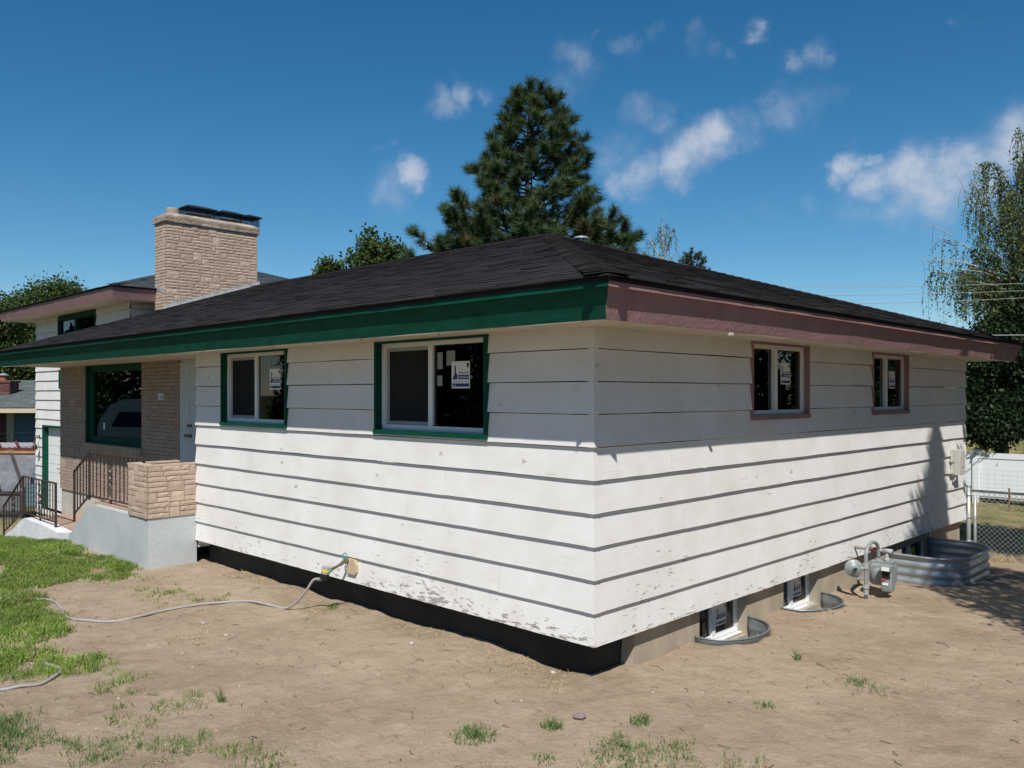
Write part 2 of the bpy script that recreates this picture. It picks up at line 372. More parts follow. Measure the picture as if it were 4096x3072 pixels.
# ---------------------------------------------------------------- ground
WELLS = [(-.05, 2.03, .41, .49, -.255), (-.05, 3.72, .41, .49, -.300)]
def ground_h(x, y, fine=True):
    h = -.31
    if x < -9.8:
        f = .1 + .9 * smoothstep(-7, -2.2, y)
        h -= .1 * min(-9.8 - x, 19) * f
    h -= .04 * max(0, min(y, 12) - 3) * smoothstep(-16, -8, x)
    if y > 12: h -= .0 * (y - 12)
    n = noise.noise(Vector((x * .7, y * .7, 0))) * .03 + noise.noise(Vector((x * 2.3, y * 2.3, 5))) * .012
    if fine:
        n += noise.noise(Vector((x * 4.2, y * 4.2, 4))) * .017 + noise.noise(Vector((x * 8, y * 8, 9))) * .009 + max(0, noise.noise(Vector((x * 19, y * 19, 3)))) * .010
        # soil banked unevenly against the foundations
        dw = min(abs(y - .18) if -7 < x < -.1 else 9, abs(x + .05) if .1 < y < 9.4 else 9)
        if dw < .8: n += (.8 - dw) * .05 * (noise.noise(Vector((x * 1.9, y * 1.9, 1))) + .1)
    return h + n
def in_well(x, y, m=.0):
    for cx, cy, ax, ay, z in WELLS:
        if x > cx - .3 and ((x - cx) / (ax - m)) ** 2 + ((y - cy) / (ay - m)) ** 2 < 1: return True
    return -.4 < x < .80 and 6.24 < y < 7.76
def axis(lo, hi, step, far, grow=1.35):
    a = list(np.arange(lo, hi + 1e-6, step)); s = step; x = hi
    while x < far: s *= grow; x += s; a.append(x)
    s = step; x = lo
    while x > -far: s *= grow; x -= s; a.insert(0, x)
    return a
xs = axis(-9, 3.2, .033, 900); ys = axis(-4.0, 8.2, .033, 900)
gv = np.array([(x, y, (-.85 if in_well(x, y) else ground_h(x, y))) for y in ys for x in xs])
nx, ny = len(xs), len(ys)
ii, jj = np.meshgrid(np.arange(nx-1), np.arange(ny-1)); b0 = (jj * nx + ii).ravel()
go = arr_mesh('ground', gv, np.stack([b0, b0+1, b0+1+nx, b0+nx], 1), 'soil')
go.data.polygons.foreach_set('use_smooth', [True] * len(go.data.polygons))
tag(go, kind='structure')

# ---------------------------------------------------------------- the house
E_ = .26; TL = .026
house = thing('house', 'white clapboard house with black hip roof, green and pink fascia and stone chimney', 'house', loc=(0, 0, 0))

def siding(mb, P, u, n, L, zs, ztop, openings=(), corner0=False, corner1=False, seed=1, jit=1.0, end1=False, end0=False):
    P = Vector(P); u = Vector(u); n = Vector(n); rr = random.Random(seed)
    for k, z0 in enumerate(zs):
        z1 = z0 + E_
        # board joints
        steps = []; s = rr.uniform(1.0, 3.5)
        while s < L: steps.append((s, rr.uniform(-.006, .006) * jit)); s += rr.uniform(1.8, 4.2)
        ph = rr.uniform(0, 100)
        def zj(s):
            if s < .03 or s > L - .03: return 0.
            o = 0
            for q, dz in steps:
                if s > q: o = dz
            return (o * .5 + noise.noise(Vector((s * 1.3, ph, 0))) * .004 + noise.noise(Vector((s * 9, ph, 3))) * .0016) * jit
        def dj(s):
            if s < .03 or s > L - .03: return 0.
            return noise.noise(Vector((s * .9, ph, 7))) * .0035 * jit
        # pieces, clipped by the openings
        cuts = [0, L]
        for (a, b, zb, zt) in openings:
            if zb < z1 - .005 and zt > z0 + .005: cuts += [a, b]
        if jit:
            for q, dz in steps: cuts += [q - .0006, q + .0006]
        cuts = sorted(set(c for c in cuts if 0 <= c <= L))
        for a, b in zip(cuts[:-1], cuts[1:]):
            if b - a < .002: continue
            rngs = [(z0, min(z1, ztop))]
            mid = (a + b) / 2
            for (oa, ob, zb, zt) in openings:
                if oa < mid < ob:
                    nr = []
                    for (lo, hi) in rngs:
                        if zb - lo > .01: nr.append((lo, min(hi, zb)))
                        if hi - zt > .01: nr.append((max(lo, zt), hi))
                    rngs = [q for q in nr if q[1] - q[0] > .01]
            for lo, hi in rngs:
                if hi <= lo: continue
                m = max(1, int((b - a) / .11)); out = lambda z: TL * (1 - (z - z0) / E_) + .001
                V = []; F = []
                for i in range(m + 1):
                    s = a + (b - a) * i / m
                    zl = lo + (zj(s) if lo == z0 else 0); o0 = out(lo) + dj(s); o1 = out(hi)
                    s0 = s1 = s
                    if i == 0 and a == 0 and corner0: s0 = -o0; s1 = -o1
                    if i == m and b == L and corner1: s0 = L + o0; s1 = L + o1
                    for (ss, z, d) in ((s0, zl, -.012), (s0, zl, o0), (s1, hi - .008, o1)):
                        V.append(P + u * ss + n * d + Vector((0, 0, z)))
                    if i:
                        q = (i - 1) * 3; F += [(q, q+1, q+4, q+3), (q+1, q+2, q+5, q+4)]
                mb.add(V, F)
                if i and ((b == L and end1) or (a == 0 and end0)):
                    s = L if end1 and b == L else 0
                    mb.add([P+u*s+n*-.012+Vector((0,0,lo)), P+u*s+n*out(lo)+Vector((0,0,lo)), P+u*s+n*out(hi)+Vector((0,0,hi)), P+u*s+n*-.012+Vector((0,0,hi))], [(0,1,2,3)])

HW, HD = 6.876, 9.35           # main block: along -x, along +y
OPL = [(1.17, 2.83, 1.605, 2.55), (4.52, 6.14, 1.605, 2.55)]                # openings, front wall (s = -x)
OPR = [(2.47, 3.75, 1.745, 2.55), (5.55, 6.80, 1.745, 2.55)]                # side wall (s = y)
zs = [k * E_ for k in range(10)]
mb = MB(); siding(mb, (0,0,0), (-1,0,0), (0,-1,0), HW, zs, 2.53, OPL, corner0=True, seed=3, end1=True)
w1 = mb.build('front_wall', 'siding', house); tag(w1, 'sunlit white lap siding with flaking paint along its lowest boards')
mb = MB(); siding(mb, (0,0,0), (0,1,0), (1,0,0), HD, zs, 2.53, OPR, corner0=True, seed=9, end1=True)
w2 = mb.build('side_wall', 'siding', house)
# metal caps at the mitred corner, one per board
mb = MB()
for z0 in zs:
    z1 = min(z0 + E_, 2.53); o0 = TL + .003; o1 = TL * (1 - (z1 - z0) / E_) + .003; w = .052; zz = z0 - .001
    for sgn in (0, 1):
        a = [(o0, -o0, zz), (-w, -o0, zz), (-w, -o1, z1), (o1, -o1, z1)] if sgn == 0 else [(o0, -o0, zz), (o1, -o1, z1), (o1, w, z1), (o0, w, zz)]
        mb.add(a, [(0, 3, 2, 1)])
mb.build('corner_cap', 'siding', w1)
# rear and return walls, plain boards out of sight
mb = MB(); siding(mb, (0, HD, 0), (-1,0,0), (0,1,0), 14, zs, 2.53, jit=0)
mb.build('rear_wall', 'siding', house)
mb = MB(); mb.box(-HW-.02, -HW+.02, .02, .5, -.1, 2.5)
mb.build('return_wall', 'siding', house)
mb = MB(); mb.box(-HW, -.004, -.004, .25, -.004, .014); mb.box(-.25, -.004, .25, HD, -.0045, .0135)
mb.build('sill_board', 'cream_soffit', house)

# foundations with the basement openings
BW = [(1.62, 2.50, -.43, .0, -.155), (3.29, 4.13, -.42, .0, -.155), (6.75, 7.86, -.60, -.12, -.13)]
mb = MB(); x0, x1 = -.36, -.05
yy = [.62] + [v for b in BW for v in b[:2]] + [HD - .1]
for i in range(0, len(yy), 2): mb.box(x0, x1, yy[i], yy[i+1], -1.2, -.001)
for a, b, zb, zt, xg in BW:
    mb.box(x0, x1, a, b, -1.2, zb)
    if zt < -.01: mb.box(x0, x1, a, b, zt, -.001)
mb.add([(x0, .62, -.001), (x1, .62, -.001), (x1, .50, -1.2), (x0, .50, -1.2), (x0, .62, -1.2), (x1, .62, -1.2)], [(0,1,2,3), (1,5,2), (0,3,4)])
mb.build('foundation', 'concrete', house)
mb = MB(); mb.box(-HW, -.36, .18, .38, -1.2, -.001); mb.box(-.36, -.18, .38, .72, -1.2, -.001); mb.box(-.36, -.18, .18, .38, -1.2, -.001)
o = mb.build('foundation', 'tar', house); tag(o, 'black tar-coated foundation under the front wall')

# stickers: a white card with a gabled tower mark, the firm's name and two blue bars
def text_mesh(body, size, matk, T, name, parent, extrude=.0004, bold=False):
    c = bpy.data.curves.new(name, 'FONT'); c.body = body; c.size = size; c.extrude = extrude; c.align_x = 'LEFT'
    if bold: c.offset = size * .02
    o = bpy.data.objects.new(name, c); COL.objects.link(o)
    bpy.context.view_layer.update()
    me = bpy.data.meshes.new_from_object(o.evaluated_get(bpy.context.evaluated_depsgraph_get()))
    bpy.data.objects.remove(o); me.transform(T); me.materials.clear(); me.materials.append(M[matk])
    o = bpy.data.objects.new(name, me); COL.objects.link(o); o.parent = parent; return o
def sticker(parent, P, u, n, s, z, w=.2, h=.2, kind='firm'):
    """w x h card whose lower left corner is at s, z as a viewer facing the wall sees it; u must point to the viewer's right"""
    u = Vector(u); n = Vector(n); P = Vector(P) + u * s + Vector((0, 0, z))
    T = Matrix.Translation(P) @ Matrix(((u.x, 0, n.x, 0), (u.y, 0, n.y, 0), (u.z, 1, n.z, 0), (0, 0, 0, 1)))
    objs = []
    def part(poly_list, k, d):
        me = MB(T)
        for p in poly_list:
            q = len(p); me.add([(x*w, y*h, 0) for x, y in p] + [(x*w, y*h, d) for x, y in p], [tuple(range(q, 2*q))] + [(i, (i+1)%q, (i+1)%q+q, i+q) for i in range(q)])
        return me
    mb = MB(T); vs = []
    def slab(polys, idx, d):
        mb.cur = idx
        for p in polys:
            q = len(p); mb.add([(x*w, y*h, d - .0006) for x, y in p] + [(x*w, y*h, d) for x, y in p], [tuple(range(q, 2*q))] + [(i, (i+1)%q, (i+1)%q+q, i+q) for i in range(q)])
    slab([[(0,0),(1,0),(1,1),(0,1)]], 0, .001)
    if kind == 'firm':
        slab([[(.04,.33),(.16,.53),(.16,.82),(.20,.88),(.24,.80),(.24,.60),(.32,.50),(.32,.33)]], 1, .0018)
        slab([[(.36,.33),(.95,.33),(.95,.50),(.36,.50)], [(.04,.06),(.96,.06),(.96,.18),(.04,.18)]], 1, .0018)
        slab([[(.83,.93),(.95,.93),(.95,.82),(.89,.74),(.83,.82)]], 2, .0018)
        slab([[(.06 + i*.045,.225),(.09 + i*.045,.225),(.09 + i*.045,.27),(.06 + i*.045,.27)] for i in range(20)], 3, .0018)
        o = mb.build('sticker', ['white_label', 'navy', 'black_ink', 'grey_print'], parent)
        for body, x, y, sz, k in (('THE', .37, .70, .07, 'grey_print'), ("COEUR D'ALENE", .36, .545, .082, 'black_ink'), ('WINDOW CO', .40, .365, .11, 'white_label'), ('www.', .07, .085, .08, 'white_label')):
            TT = T @ Matrix.Translation((x*w, y*h, .0022)) @ Matrix.Diagonal((.78 if 'COEUR' in body else .85, 1, 1, 1))
            tm = text_mesh(body, sz * w / .82, k, TT, 'lettering', parent, .0002)
            # lettering is printed on the card: merge it into the sticker's mesh
            base = len(o.data.materials); o.data.materials.append(M[k])
            import bmesh
            bm = bmesh.new(); bm.from_mesh(o.data); n0 = len(bm.faces); bm.from_mesh(tm.data); bm.faces.ensure_lookup_table()
            for f in bm.faces[n0:]: f.material_index = base
            bm.to_mesh(o.data); bm.free(); bpy.data.objects.remove(tm)
    else:
        slab([[(.38,.15),(.42,.45),(.48,.8),(.54,.45),(.58,.15)]], 1, .0018)
        o = mb.build('sticker', ['yellow', 'black_ink'], parent)
    return o

def slider(P, u, n, a0, a1, z0, z1, trim, trimw, label, vr, stick, sill=True, mull=None, frame_d=-.05, screen_left=True, trim_top=None, labels3=False, kind='firm', deep=.9, name='window', low=False):
    """sliding window; u points to the viewer's right. vinyl frame set back inside the painted trim."""
    w = WB(P, u, n); tl, tr, tt, tb = trimw
    if tl or tr:
        w.wbox(a0, a0+tl, z0, z1, -.10, .030); w.wbox(a1-tr, a1, z0, z1, -.10, .031)
        w.wbox(a0+tl, a1-tr, z1-tt, z1, -.10, .0305)
        w.wbox(a0+tl+.001, a1-tr-.001, z0, z0+.012, -.10, .0)
    win = w.build(name, trim, house) if (tl or tr) else None
    if win is None:
        w.wbox(a0, a1, z0, z0+.006, -.10, frame_d - .03); win = w.build(name, 'vinyl', house)
    tag(win, label)
    if sill and (tl or tr):
        w = WB(P, u, n); w.wbox(a0-.004, a1+.004, z0-.03, z0+.014, -.02, .042); w.build('sill', trim, win)
    b0, b1, c0, c1 = a0+tl, a1-tr, z0+tb, z1-tt
    f = .052; mid = b0 + (b1-b0)*(mull or .49); D = frame_d
    w = WB(P, u, n)
    w.wbox(b0, b1, c0, c0+f, D-.06, D); w.wbox(b0, b1, c1-f*.8, c1, D-.06, D)
    w.wbox(b0, b0+f, c0+f, c1-f*.8, D-.06, D+.001); w.wbox(b1-f, b1, c0+f, c1-f*.8, D-.06, D+.001); w.wbox(mid-.03, mid+.03, c0+f, c1-f*.8, D-.06, D+.004)
    w.wbox(b0+.01, b1-.01, c0+.014, c0+f-.014, D, D+.008)
    w.build('frame', 'vinyl', win)
    for k, (p, q) in enumerate(((b0+f, mid-.03), (mid+.03, b1-f))):
        w = WB(P, u, n); d = D - (.035 if k == 0 else .02)
        c = [w.pt(p, c0+f, d), w.pt(q, c0+f, d), w.pt(q, c1-f*.8, d), w.pt(p, c1-f*.8, d)]; w.add(c, [(0,1,2,3)])
        w.build('pane', 'glass', win)
        if k == 0 and screen_left:
            w = WB(P, u, n); d0 = D - .03; g = .038
            w.wbox(p, p+g, c0+f, c1-f*.8, d0-.006, d0+.004); w.wbox(p+g, q, c0+f, c0+f+g, d0-.006, d0+.0035); w.wbox(p+g, q, c1-f*.8-g, c1-f*.8, d0-.006, d0+.0035)
            w.build('screen_frame', 'screen_frame', win)
            w = WB(P, u, n); w.add([w.pt(p+g, c0+f+g, d0-.002), w.pt(q, c0+f+g, d0-.002), w.pt(q, c1-f*.8-g, d0-.002), w.pt(p+g, c1-f*.8-g, d0-.002)], [(0,1,2,3)])
            w.build('screen', 'screen_mesh', win)
    # dark room behind
    w = WB(P, u, n); A, B, Z0, Z1 = b0-.25, b1+.25, c0-.3 if not low else c0-.1, c1+.02; d0, d1 = -.13, -.13-deep
    q = [w.pt(A,Z0,d0), w.pt(B,Z0,d0), w.pt(B,Z1,d0), w.pt(A,Z1,d0), w.pt(A,Z0,d1), w.pt(B,Z0,d1), w.pt(B,Z1,d1), w.pt(A,Z1,d1)]
    w.add(q, [(4,5,6,7),(0,1,5,4),(1,2,6,5),(2,3,7,6),(3,0,4,7)])
    # shade cloth / wall around the hole, so nothing leaks
    w.add([w.pt(A,Z0,d0), w.pt(B,Z0,d0), w.pt(B,c0,d0), w.pt(A,c0,d0)], [(0,1,2,3)])
    w.add([w.pt(A,c0,d0), w.pt(b0,c0,d0), w.pt(b0,Z1,d0), w.pt(A,Z1,d0)], [(0,1,2,3)])
    w.add([w.pt(b1,c0,d0), w.pt(B,c0,d0), w.pt(B,Z1,d0), w.pt(b1,Z1,d0)], [(0,1,2,3)])
    w.build('room', 'interior', win)
    if stick:
        s, z, ww, hh = stick
        sticker(win, P, u, n, 0, 0, ww, hh, kind)  if False else sticker(win, Vector(P) + Vector(n)*(D-.019), u, n, s, z, ww, hh, kind)
    if labels3:
        w = WB(P, u, n); d = D - .0185
        for (x, y, ww, hh) in ((.05, -.20, .075, .16), (.18, -.17, .12, .14), (.05, -.36, .07, .10)):
            w.wbox(mid+.03+x, mid+.03+x+ww, c1-f+y-.02, c1-f+y+hh-.02, d-.001, d)
        w.build('paper_label', 'paper', win)
    return win
def screen_mat():
    m = bpy.data.materials.new('screen_mesh'); m.use_nodes = True; t = m.node_tree; t.nodes.clear()
    o = N(t, 'ShaderNodeOutputMaterial'); tr = N(t, 'ShaderNodeBsdfTransparent'); tr.inputs[0].default_value = (.35,.35,.35,1); d = N(t, 'ShaderNodeBsdfDiffuse'); d.inputs[0].default_value = (.05,.052,.055,1)
    ms = N(t, 'ShaderNodeMixShader'); ms.inputs[0].default_value = .5; t.links.new(tr.outputs[0], ms.inputs[1]); t.links.new(d.outputs[0], ms.inputs[2]); t.links.new(ms.outputs[0], o.inputs[0]); M['screen_mesh'] = m
    m = bpy.data.materials.new('paper'); m.use_nodes = True; b = m.node_tree.nodes['Principled BSDF']; b.inputs['Base Color'].default_value = (.24,.28,.26,1); b.inputs['Roughness'].default_value = .6; M['paper'] = m
screen_mat()
# front wall windows (viewer's right is +x). s measured from x=-7
FP = (-7, 0, 0)
slider(FP, (1,0,0), (0,-1,0), 7-2.83, 7-1.17, 1.605, 2.53, 'green_paint', (.03, .05, .045, .012), 'large window in green trim nearer the corner, with three paper labels', 0, (7-2.83+1.08, 2.03, .25, .25), mull=.485, labels3=True)
slider(FP, (1,0,0), (0,-1,0), 7-6.14, 7-4.52, 1.605, 2.53, 'green_paint', (.03, .05, .045, .012), 'window in green trim nearer the porch', 0, (7-6.14+1.07, 2.03, .25, .25), mull=.485, labels3=True)
slider((0,0,0), (0,1,0), (1,0,0), 2.47, 3.75, 1.745, 2.53, 'pink_paint', (.03, .02, .045, .012), 'window in pink trim nearer the corner', 0, (3.22, 2.08, .22, .23), mull=.47, screen_left=False, frame_d=-.03)
slider((0,0,0), (0,1,0), (1,0,0), 5.55, 6.80, 1.745, 2.53, 'pink_paint', (.03, .02, .045, .012), 'window in pink trim nearer the back of the house', 0, (6.28, 2.05, .22, .23), mull=.47, screen_left=False, frame_d=-.03)
# basement windows
for i, (a, b, zb, zt, xg) in enumerate(BW):
    k = 'firm' if i < 2 else 'yellow'
    zt2 = .0 if zt > -.01 else zt
    st = (a + (b-a)*.56, -.30, .20, .20) if i < 2 else (a + .62, -.36, .18, .14)
    slider((0,0,0), (0,1,0), (1,0,0), a, b, -.42 if i < 2 else -.60, zt2 - .02 if i < 2 else zt2 - .002, 'vinyl', (0,0,0,0), ('basement window in the first well from the corner', 'basement window in the second well from the corner', 'basement window with yellow sticker behind the corrugated tank')[i],
           0, st, sill=False, mull=.48, frame_d=xg, screen_left=False, kind=k, name='basement_window', low=True, deep=.6)

# ---- stonework: random ashlar
def ashlar(mb, P, u, n, L, H, unit, rr, holes=(), lmin=.14, lmax=.5, gap=.007, depth=.012, big=.2, rough=True, keep=None):
    P = Vector(P); u = Vector(u); n = Vector(n); rows = int(round(H / unit)); unit = H / rows; g = .02; cols = int(L / g)
    occ = [[False] * (cols + 1) for _ in range(rows)]
    for r in range(rows):
        c = 0
        while c < cols:
            if occ[r][c]: c += 1; continue
            e = c
            while e < cols and not occ[r][e]: e += 1
            ln = int(rr.uniform(lmin, lmax) / g); hh = 1
            t = rr.random()
            if t < big: hh = 2 if rr.random() < .75 else 3; ln = int(rr.uniform(lmin, lmax * .62) / g)
            if e - c - ln < int(lmin * .6 / g): ln = e - c
            ln = min(ln, e - c); hh = min(hh, rows - r)
            for k in range(1, hh):
                if any(occ[r+k][c:c+ln]): hh = 1; break
            for k in range(hh):
                for q in range(c, c + ln): occ[r+k][q] = True
            a0 = c * g; a1 = (c + ln) * g if c + ln < cols else L; z0 = r * unit; z1 = (r + hh) * unit
            c += ln
            if any(a1 > h[0] + .01 and a0 < h[1] - .01 and z1 > h[2] + .01 and z0 < h[3] - .01 for h in holes):
                ok = False
                for h in holes:
                    if a0 < h[0] - .03 and a1 > h[0] and z1 > h[2] + .01 and z0 < h[3] - .01: a1 = h[0]; ok = True
                    elif a1 > h[1] + .03 and a0 < h[1] and z1 > h[2] + .01 and z0 < h[3] - .01: a0 = h[1]; ok = True
                if not ok: continue
            if keep and not keep((a0+a1)/2, (z0+z1)/2): continue
            x0, x1, y0, y1 = a0 + gap/2, a1 - gap/2, z0 + gap/2, z1 - gap/2
            d = depth + rr.uniform(-.004, .004)
            if rough: m_, k_ = max(2, int((x1-x0)/.05)), max(2, int((y1-y0)/.035))
            else: m_, k_ = 1, 1
            V = []; F = []
            for j in range(k_ + 1):
                for i in range(m_ + 1):
                    edge = i in (0, m_) or j in (0, k_)
                    dd = d * .75 if edge else d + (rr.uniform(-.003, .004) if rough else 0)
                    if not rough: dd = d
                    V.append(P + u * (x0 + (x1-x0)*i/m_) + n * dd + Vector((0, 0, y0 + (y1-y0)*j/k_)))
                    if i and j: q = j*(m_+1)+i; F.append((q-m_-2, q-m_-1, q, q-1))
            bV = len(V)
            V += [P+u*x0+Vector((0,0,y0)), P+u*x1+Vector((0,0,y0)), P+u*x1+Vector((0,0,y1)), P+u*x0+Vector((0,0,y1))]
            c00, c10, c11, c01 = 0, m_, (k_+1)*(m_+1)-1, k_*(m_+1)
            F.append((bV, bV+1, *[c for c in range(m_, -1, -1)])); F.append((bV+2, bV+3, *[c01 + c for c in range(0, m_+1)]))
            F.append((bV+1, bV+2, *[c11 - c*(m_+1) for c in range(0, k_+1)])); F.append((bV+3, bV, *[c*(m_+1) for c in range(0, k_+1)]))
            mb.add(V, F)
rs = random.Random(11)
# chimney
CX0, CX1, CY0, CY1 = -14.55, -14.0, 2.63, 4.80
mb = MB(); mb.box(CX0, CX1, CY0, CY1, 2.6, 5.76)
chim = mb.build('chimney', 'mortar', house); tag(chim, 'broad buff stone chimney rising between the two roofs')
mb = MB(); ashlar(mb, (CX1, CY0, 3.5), (0,1,0), (1,0,0), CY1-CY0, 2.24, .066, rs, depth=.016, gap=.011, lmin=.14, lmax=.55, big=.16)
ashlar(mb, (CX0, CY0, 3.5), (1,0,0), (0,-1,0), CX1-CX0, 2.24, .066, rs, depth=.016, gap=.011, lmin=.12, lmax=.4, big=.08)
mb.build('stone', 'stone', chim)
mb = MB(); cx = .042
ashlar(mb, (CX1+cx, CY0-cx, 5.74), (0,1,0), (1,0,0), CY1-CY0+2*cx, .14, .07, rs, depth=.010, lmin=.2, lmax=.5, big=.1)
ashlar(mb, (CX0-cx, CY0-cx, 5.74), (1,0,0), (0,-1,0), CX1-CX0+2*cx, .14, .07, rs, depth=.010, lmin=.2, lmax=.4, big=.1)
mb.box(CX0-cx, CX1+cx, CY0-cx, CY1+cx, 5.74, 5.885)
# sloping mortar crown
a, b, c, d = CX0-cx, CX1+cx, CY0-cx, CY1+cx; i_ = .13
mb.add([(a,c,5.885),(b,c,5.885),(b,d,5.885),(a,d,5.885),(a+i_,c+i_,5.965),(b-i_,c+i_,5.965),(b-i_,d-i_,5.965),(a+i_,d-i_,5.965)], [(0,1,5,4),(1,2,6,5),(2,3,7,6),(3,0,4,7),(4,5,6,7)])
mb.build('chimney_cap', 'weathered_stone', chim)
mb = MB(); mb.tube([(-14.28, 2.90, 5.93), (-14.28, 2.90, 6.08), (-14.28, 2.90, 6.10)], [.15, .15, .13], 16); mb.build('flue', 'weathered_stone', chim, smooth=False)
for (y0, y1, fl) in ((3.10, 3.86, .12), (3.90, 4.52, .10), (4.55, 4.97, .0)):
    xa, xb = -14.55, -14.05; m = .06
    mb = MB(); z = 6.175; yc0, yc1 = y0 + .18, y1 - .18
    if yc1 < yc0: yc0 = yc1 = (y0+y1)/2
    mb.add([(xa,y0,z),(xb,y0,z),(xb,y1,z),(xa,y1,z),(xa,y0,z-.02),(xb,y0,z-.02),(xb,y1,z-.02),(xa,y1,z-.02),(-14.3,yc0,z+.085),(-14.3,yc1+.001,z+.085)],
           [(0,1,8),(1,2,9,8),(2,3,9),(3,0,8,9),(0,4,5,1),(1,5,6,2),(2,6,7,3),(3,7,4,0),(4,7,6,5)])
    cap = mb.build('flue_cover', 'black_metal', chim)
    mb = MB(); p = (xa+m, xb-m, y0+m, y1-m, 5.94, z-.02)
    for (x, y) in ((p[0],p[2]),(p[1],p[2]),(p[1],p[3]),(p[0],p[3])): mb.cyl((x,y,p[4]),(x,y,p[5]),.008,6)
    def mesh_panel(A, B):
        A = Vector(A); B = Vector(B); L = (B-A).length; dd = (B-A)/L; H = p[5]-p[4]; st = .035; k = -H
        while k < L:
            for s in (1, -1):
                q0, q1 = (k, 0), (k + H, H)
                t0, t1 = max(0, -k), min(H, L - k)
                if t1 > t0:
                    if s == 1: a_, b_ = A + dd*(k+t0) + Vector((0,0,t0)), A + dd*(k+t1) + Vector((0,0,t1))
                    else: a_, b_ = A + dd*(k+t0) + Vector((0,0,H-t0)), A + dd*(k+t1) + Vector((0,0,H-t1))
                    mb.bar(a_, b_, .004, .004)
            k += st
    z_ = p[4]
    mesh_panel((p[1],p[2],z_),(p[1],p[3],z_)); mesh_panel((p[0],p[2],z_),(p[0],p[3],z_)); mesh_panel((p[0],p[2],z_),(p[1],p[2],z_)); mesh_panel((p[0],p[3],z_),(p[1],p[3],z_))
    mb.build('cage', 'black_metal', cap)
    if fl:
        mb = MB(); mb.box(-14.47, -14.15, y0+.12, y1-.12, 5.95, 6.0+fl*.4); mb.build('clay_flue', 'clay', chim)
# stepped flashing where the main roof meets the chimney
RZ = 2.77; PITCH = .322; OV = .68
def zf(y): return RZ + PITCH * (y + OV)
mb = MB(); y = CY0 - .05; k = 0
while y < CY1 + .02:
    w_ = .17; y1 = min(y + w_, CY1 + .05); x = CX1 + .022 + .002 * (k % 2)
    mb.add([(x, y, zf(y)-.01), (x, y1, zf(y1)-.01), (x, y1, zf(y)+.115), (x, y, zf(y)+.10), (x+.05, y, zf(y)+.016), (x+.05, y1, zf(y1)+.016)], [(0,1,2,3), (0,4,5,1)])
    y += w_ - .012; k += 1
mb.build('flashing', 'flashing', chim)
mb = MB()
for k in range(4):
    x = CX1 - .04 - k*.12; z = 4.3 + PITCH*(-14.42 + .0 - x) + .0
    mb.add([(x, CY0-.022, z-.02), (x-.11, CY0-.022, z+.015), (x-.12, CY0-.024, z+.12), (x-.02, CY0-.024, z+.09)], [(0,1,2,3)])
mb.build('flashing', 'flashing', chim)

# brick-like stone front wall of the porch (y = .5), picture window, doors
BX0, BX1 = -13.95, -8.53
mb = MB(); PWz0, PWz1 = 1.10, 2.50; PW0, PW1 = -12.56, -9.96
hole = (PW0-BX0, PW1-BX0, PWz0-.10, 9)
ashlar(mb, (BX0, .5, .10), (1,0,0), (0,-1,0), BX1-BX0, 2.42, .0605, random.Random(5), holes=[(hole[0], hole[1], PWz0-.10-.06, 9)], lmin=.16, lmax=.62, big=.14, gap=.006, depth=.010, rough=False)
bw = mb.build('stone_wall', 'wall_stone', house)
mb = MB(); mb.box(BX0, PW0, .5, .7, .10, 2.52); mb.box(PW1, BX1, .5, .7, .10, 2.52); mb.box(PW0, PW1, .5, .7, .10, PWz0-.16); mb.box(BX0, BX0+.2, .7, 2.3, -1.3, 2.52)
mb.build('mortar_joint', 'mortar', bw)
mb = MB(); x = PW0
rr = random.Random(4)
while x < PW1 + .03: mb.box(x, min(x+.092, PW1+.05), .44, .7, PWz0-.155+rr.uniform(-.002,.002), PWz0-.03); x += .097
ps = mb.build('window_sill', 'wall_stone', bw)
mb = MB(); mb.box(PW0, PW0+.02, .5, .66, PWz0-.03, PWz1); mb.box(PW1-.02, PW1, .5, .66, PWz0-.03, PWz1)   # side reveals
g = .17
mb.box(PW0+.02, PW0+.02+g, .56, .66, PWz0-.03, PWz1); mb.box(PW1-.02-.05, PW1-.02, .56, .66, PWz0-.03, PWz1)
mb.box(PW0+.02+g, PW1-.07, .56, .66, PWz1-.12, PWz1+.02); mb.box(PW0+.02+g, PW1-.07, .56, .66, PWz0-.03, PWz0+.10)
pw = mb.build('picture_window', 'green_paint', house)
mb = MB(); mb.quad((PW0+.19, .60, PWz0+.10), (PW1-.07, .60, PWz0+.10), (PW1-.07, .60, PWz1-.12), (PW0+.19, .60, PWz1-.12)); mb.build('pane', 'glass', pw)
mb = MB(); mb.quad((PW0, .72, .9), (PW1, .72, .9), (PW1, .72, .9), (PW0, .72, .9))
mb = MB(); mb.add([(PW0-.4,.72,.5),(PW1+.4,.72,.5),(PW1+.4,.72,2.6),(PW0-.4,.72,2.6),(PW0-.4,2.0,.5),(PW1+.4,2.0,.5),(PW1+.4,2.0,2.6),(PW0-.4,2.0,2.6)], [(4,5,6,7),(0,1,5,4),(1,2,6,5),(2,3,7,6),(3,0,4,7)]); mb.build('room', 'interior', pw)
mb = MB(); mb.box(-11.93, -11.87, .592, .598, 1.33, 1.45); mb.build('sensor', 'white_label', pw)
# number plate 316
mb = MB(); mb.box(-9.26, -9.06, .470, .486, 1.885, 1.985); hn = mb.build('number_plate', 'white_label', bw)
for t_, x in (('3', -9.245), ('1', -9.170), ('6', -9.118)):
    T = Matrix.Translation((x, .468, 1.897)) @ Matrix(((.85,0,0,0),(0,0,-1,0),(0,1,0,0),(0,0,0,1)))
    text_mesh(t_, .10, 'black_ink', T, 'numeral', hn, .001, bold=True)
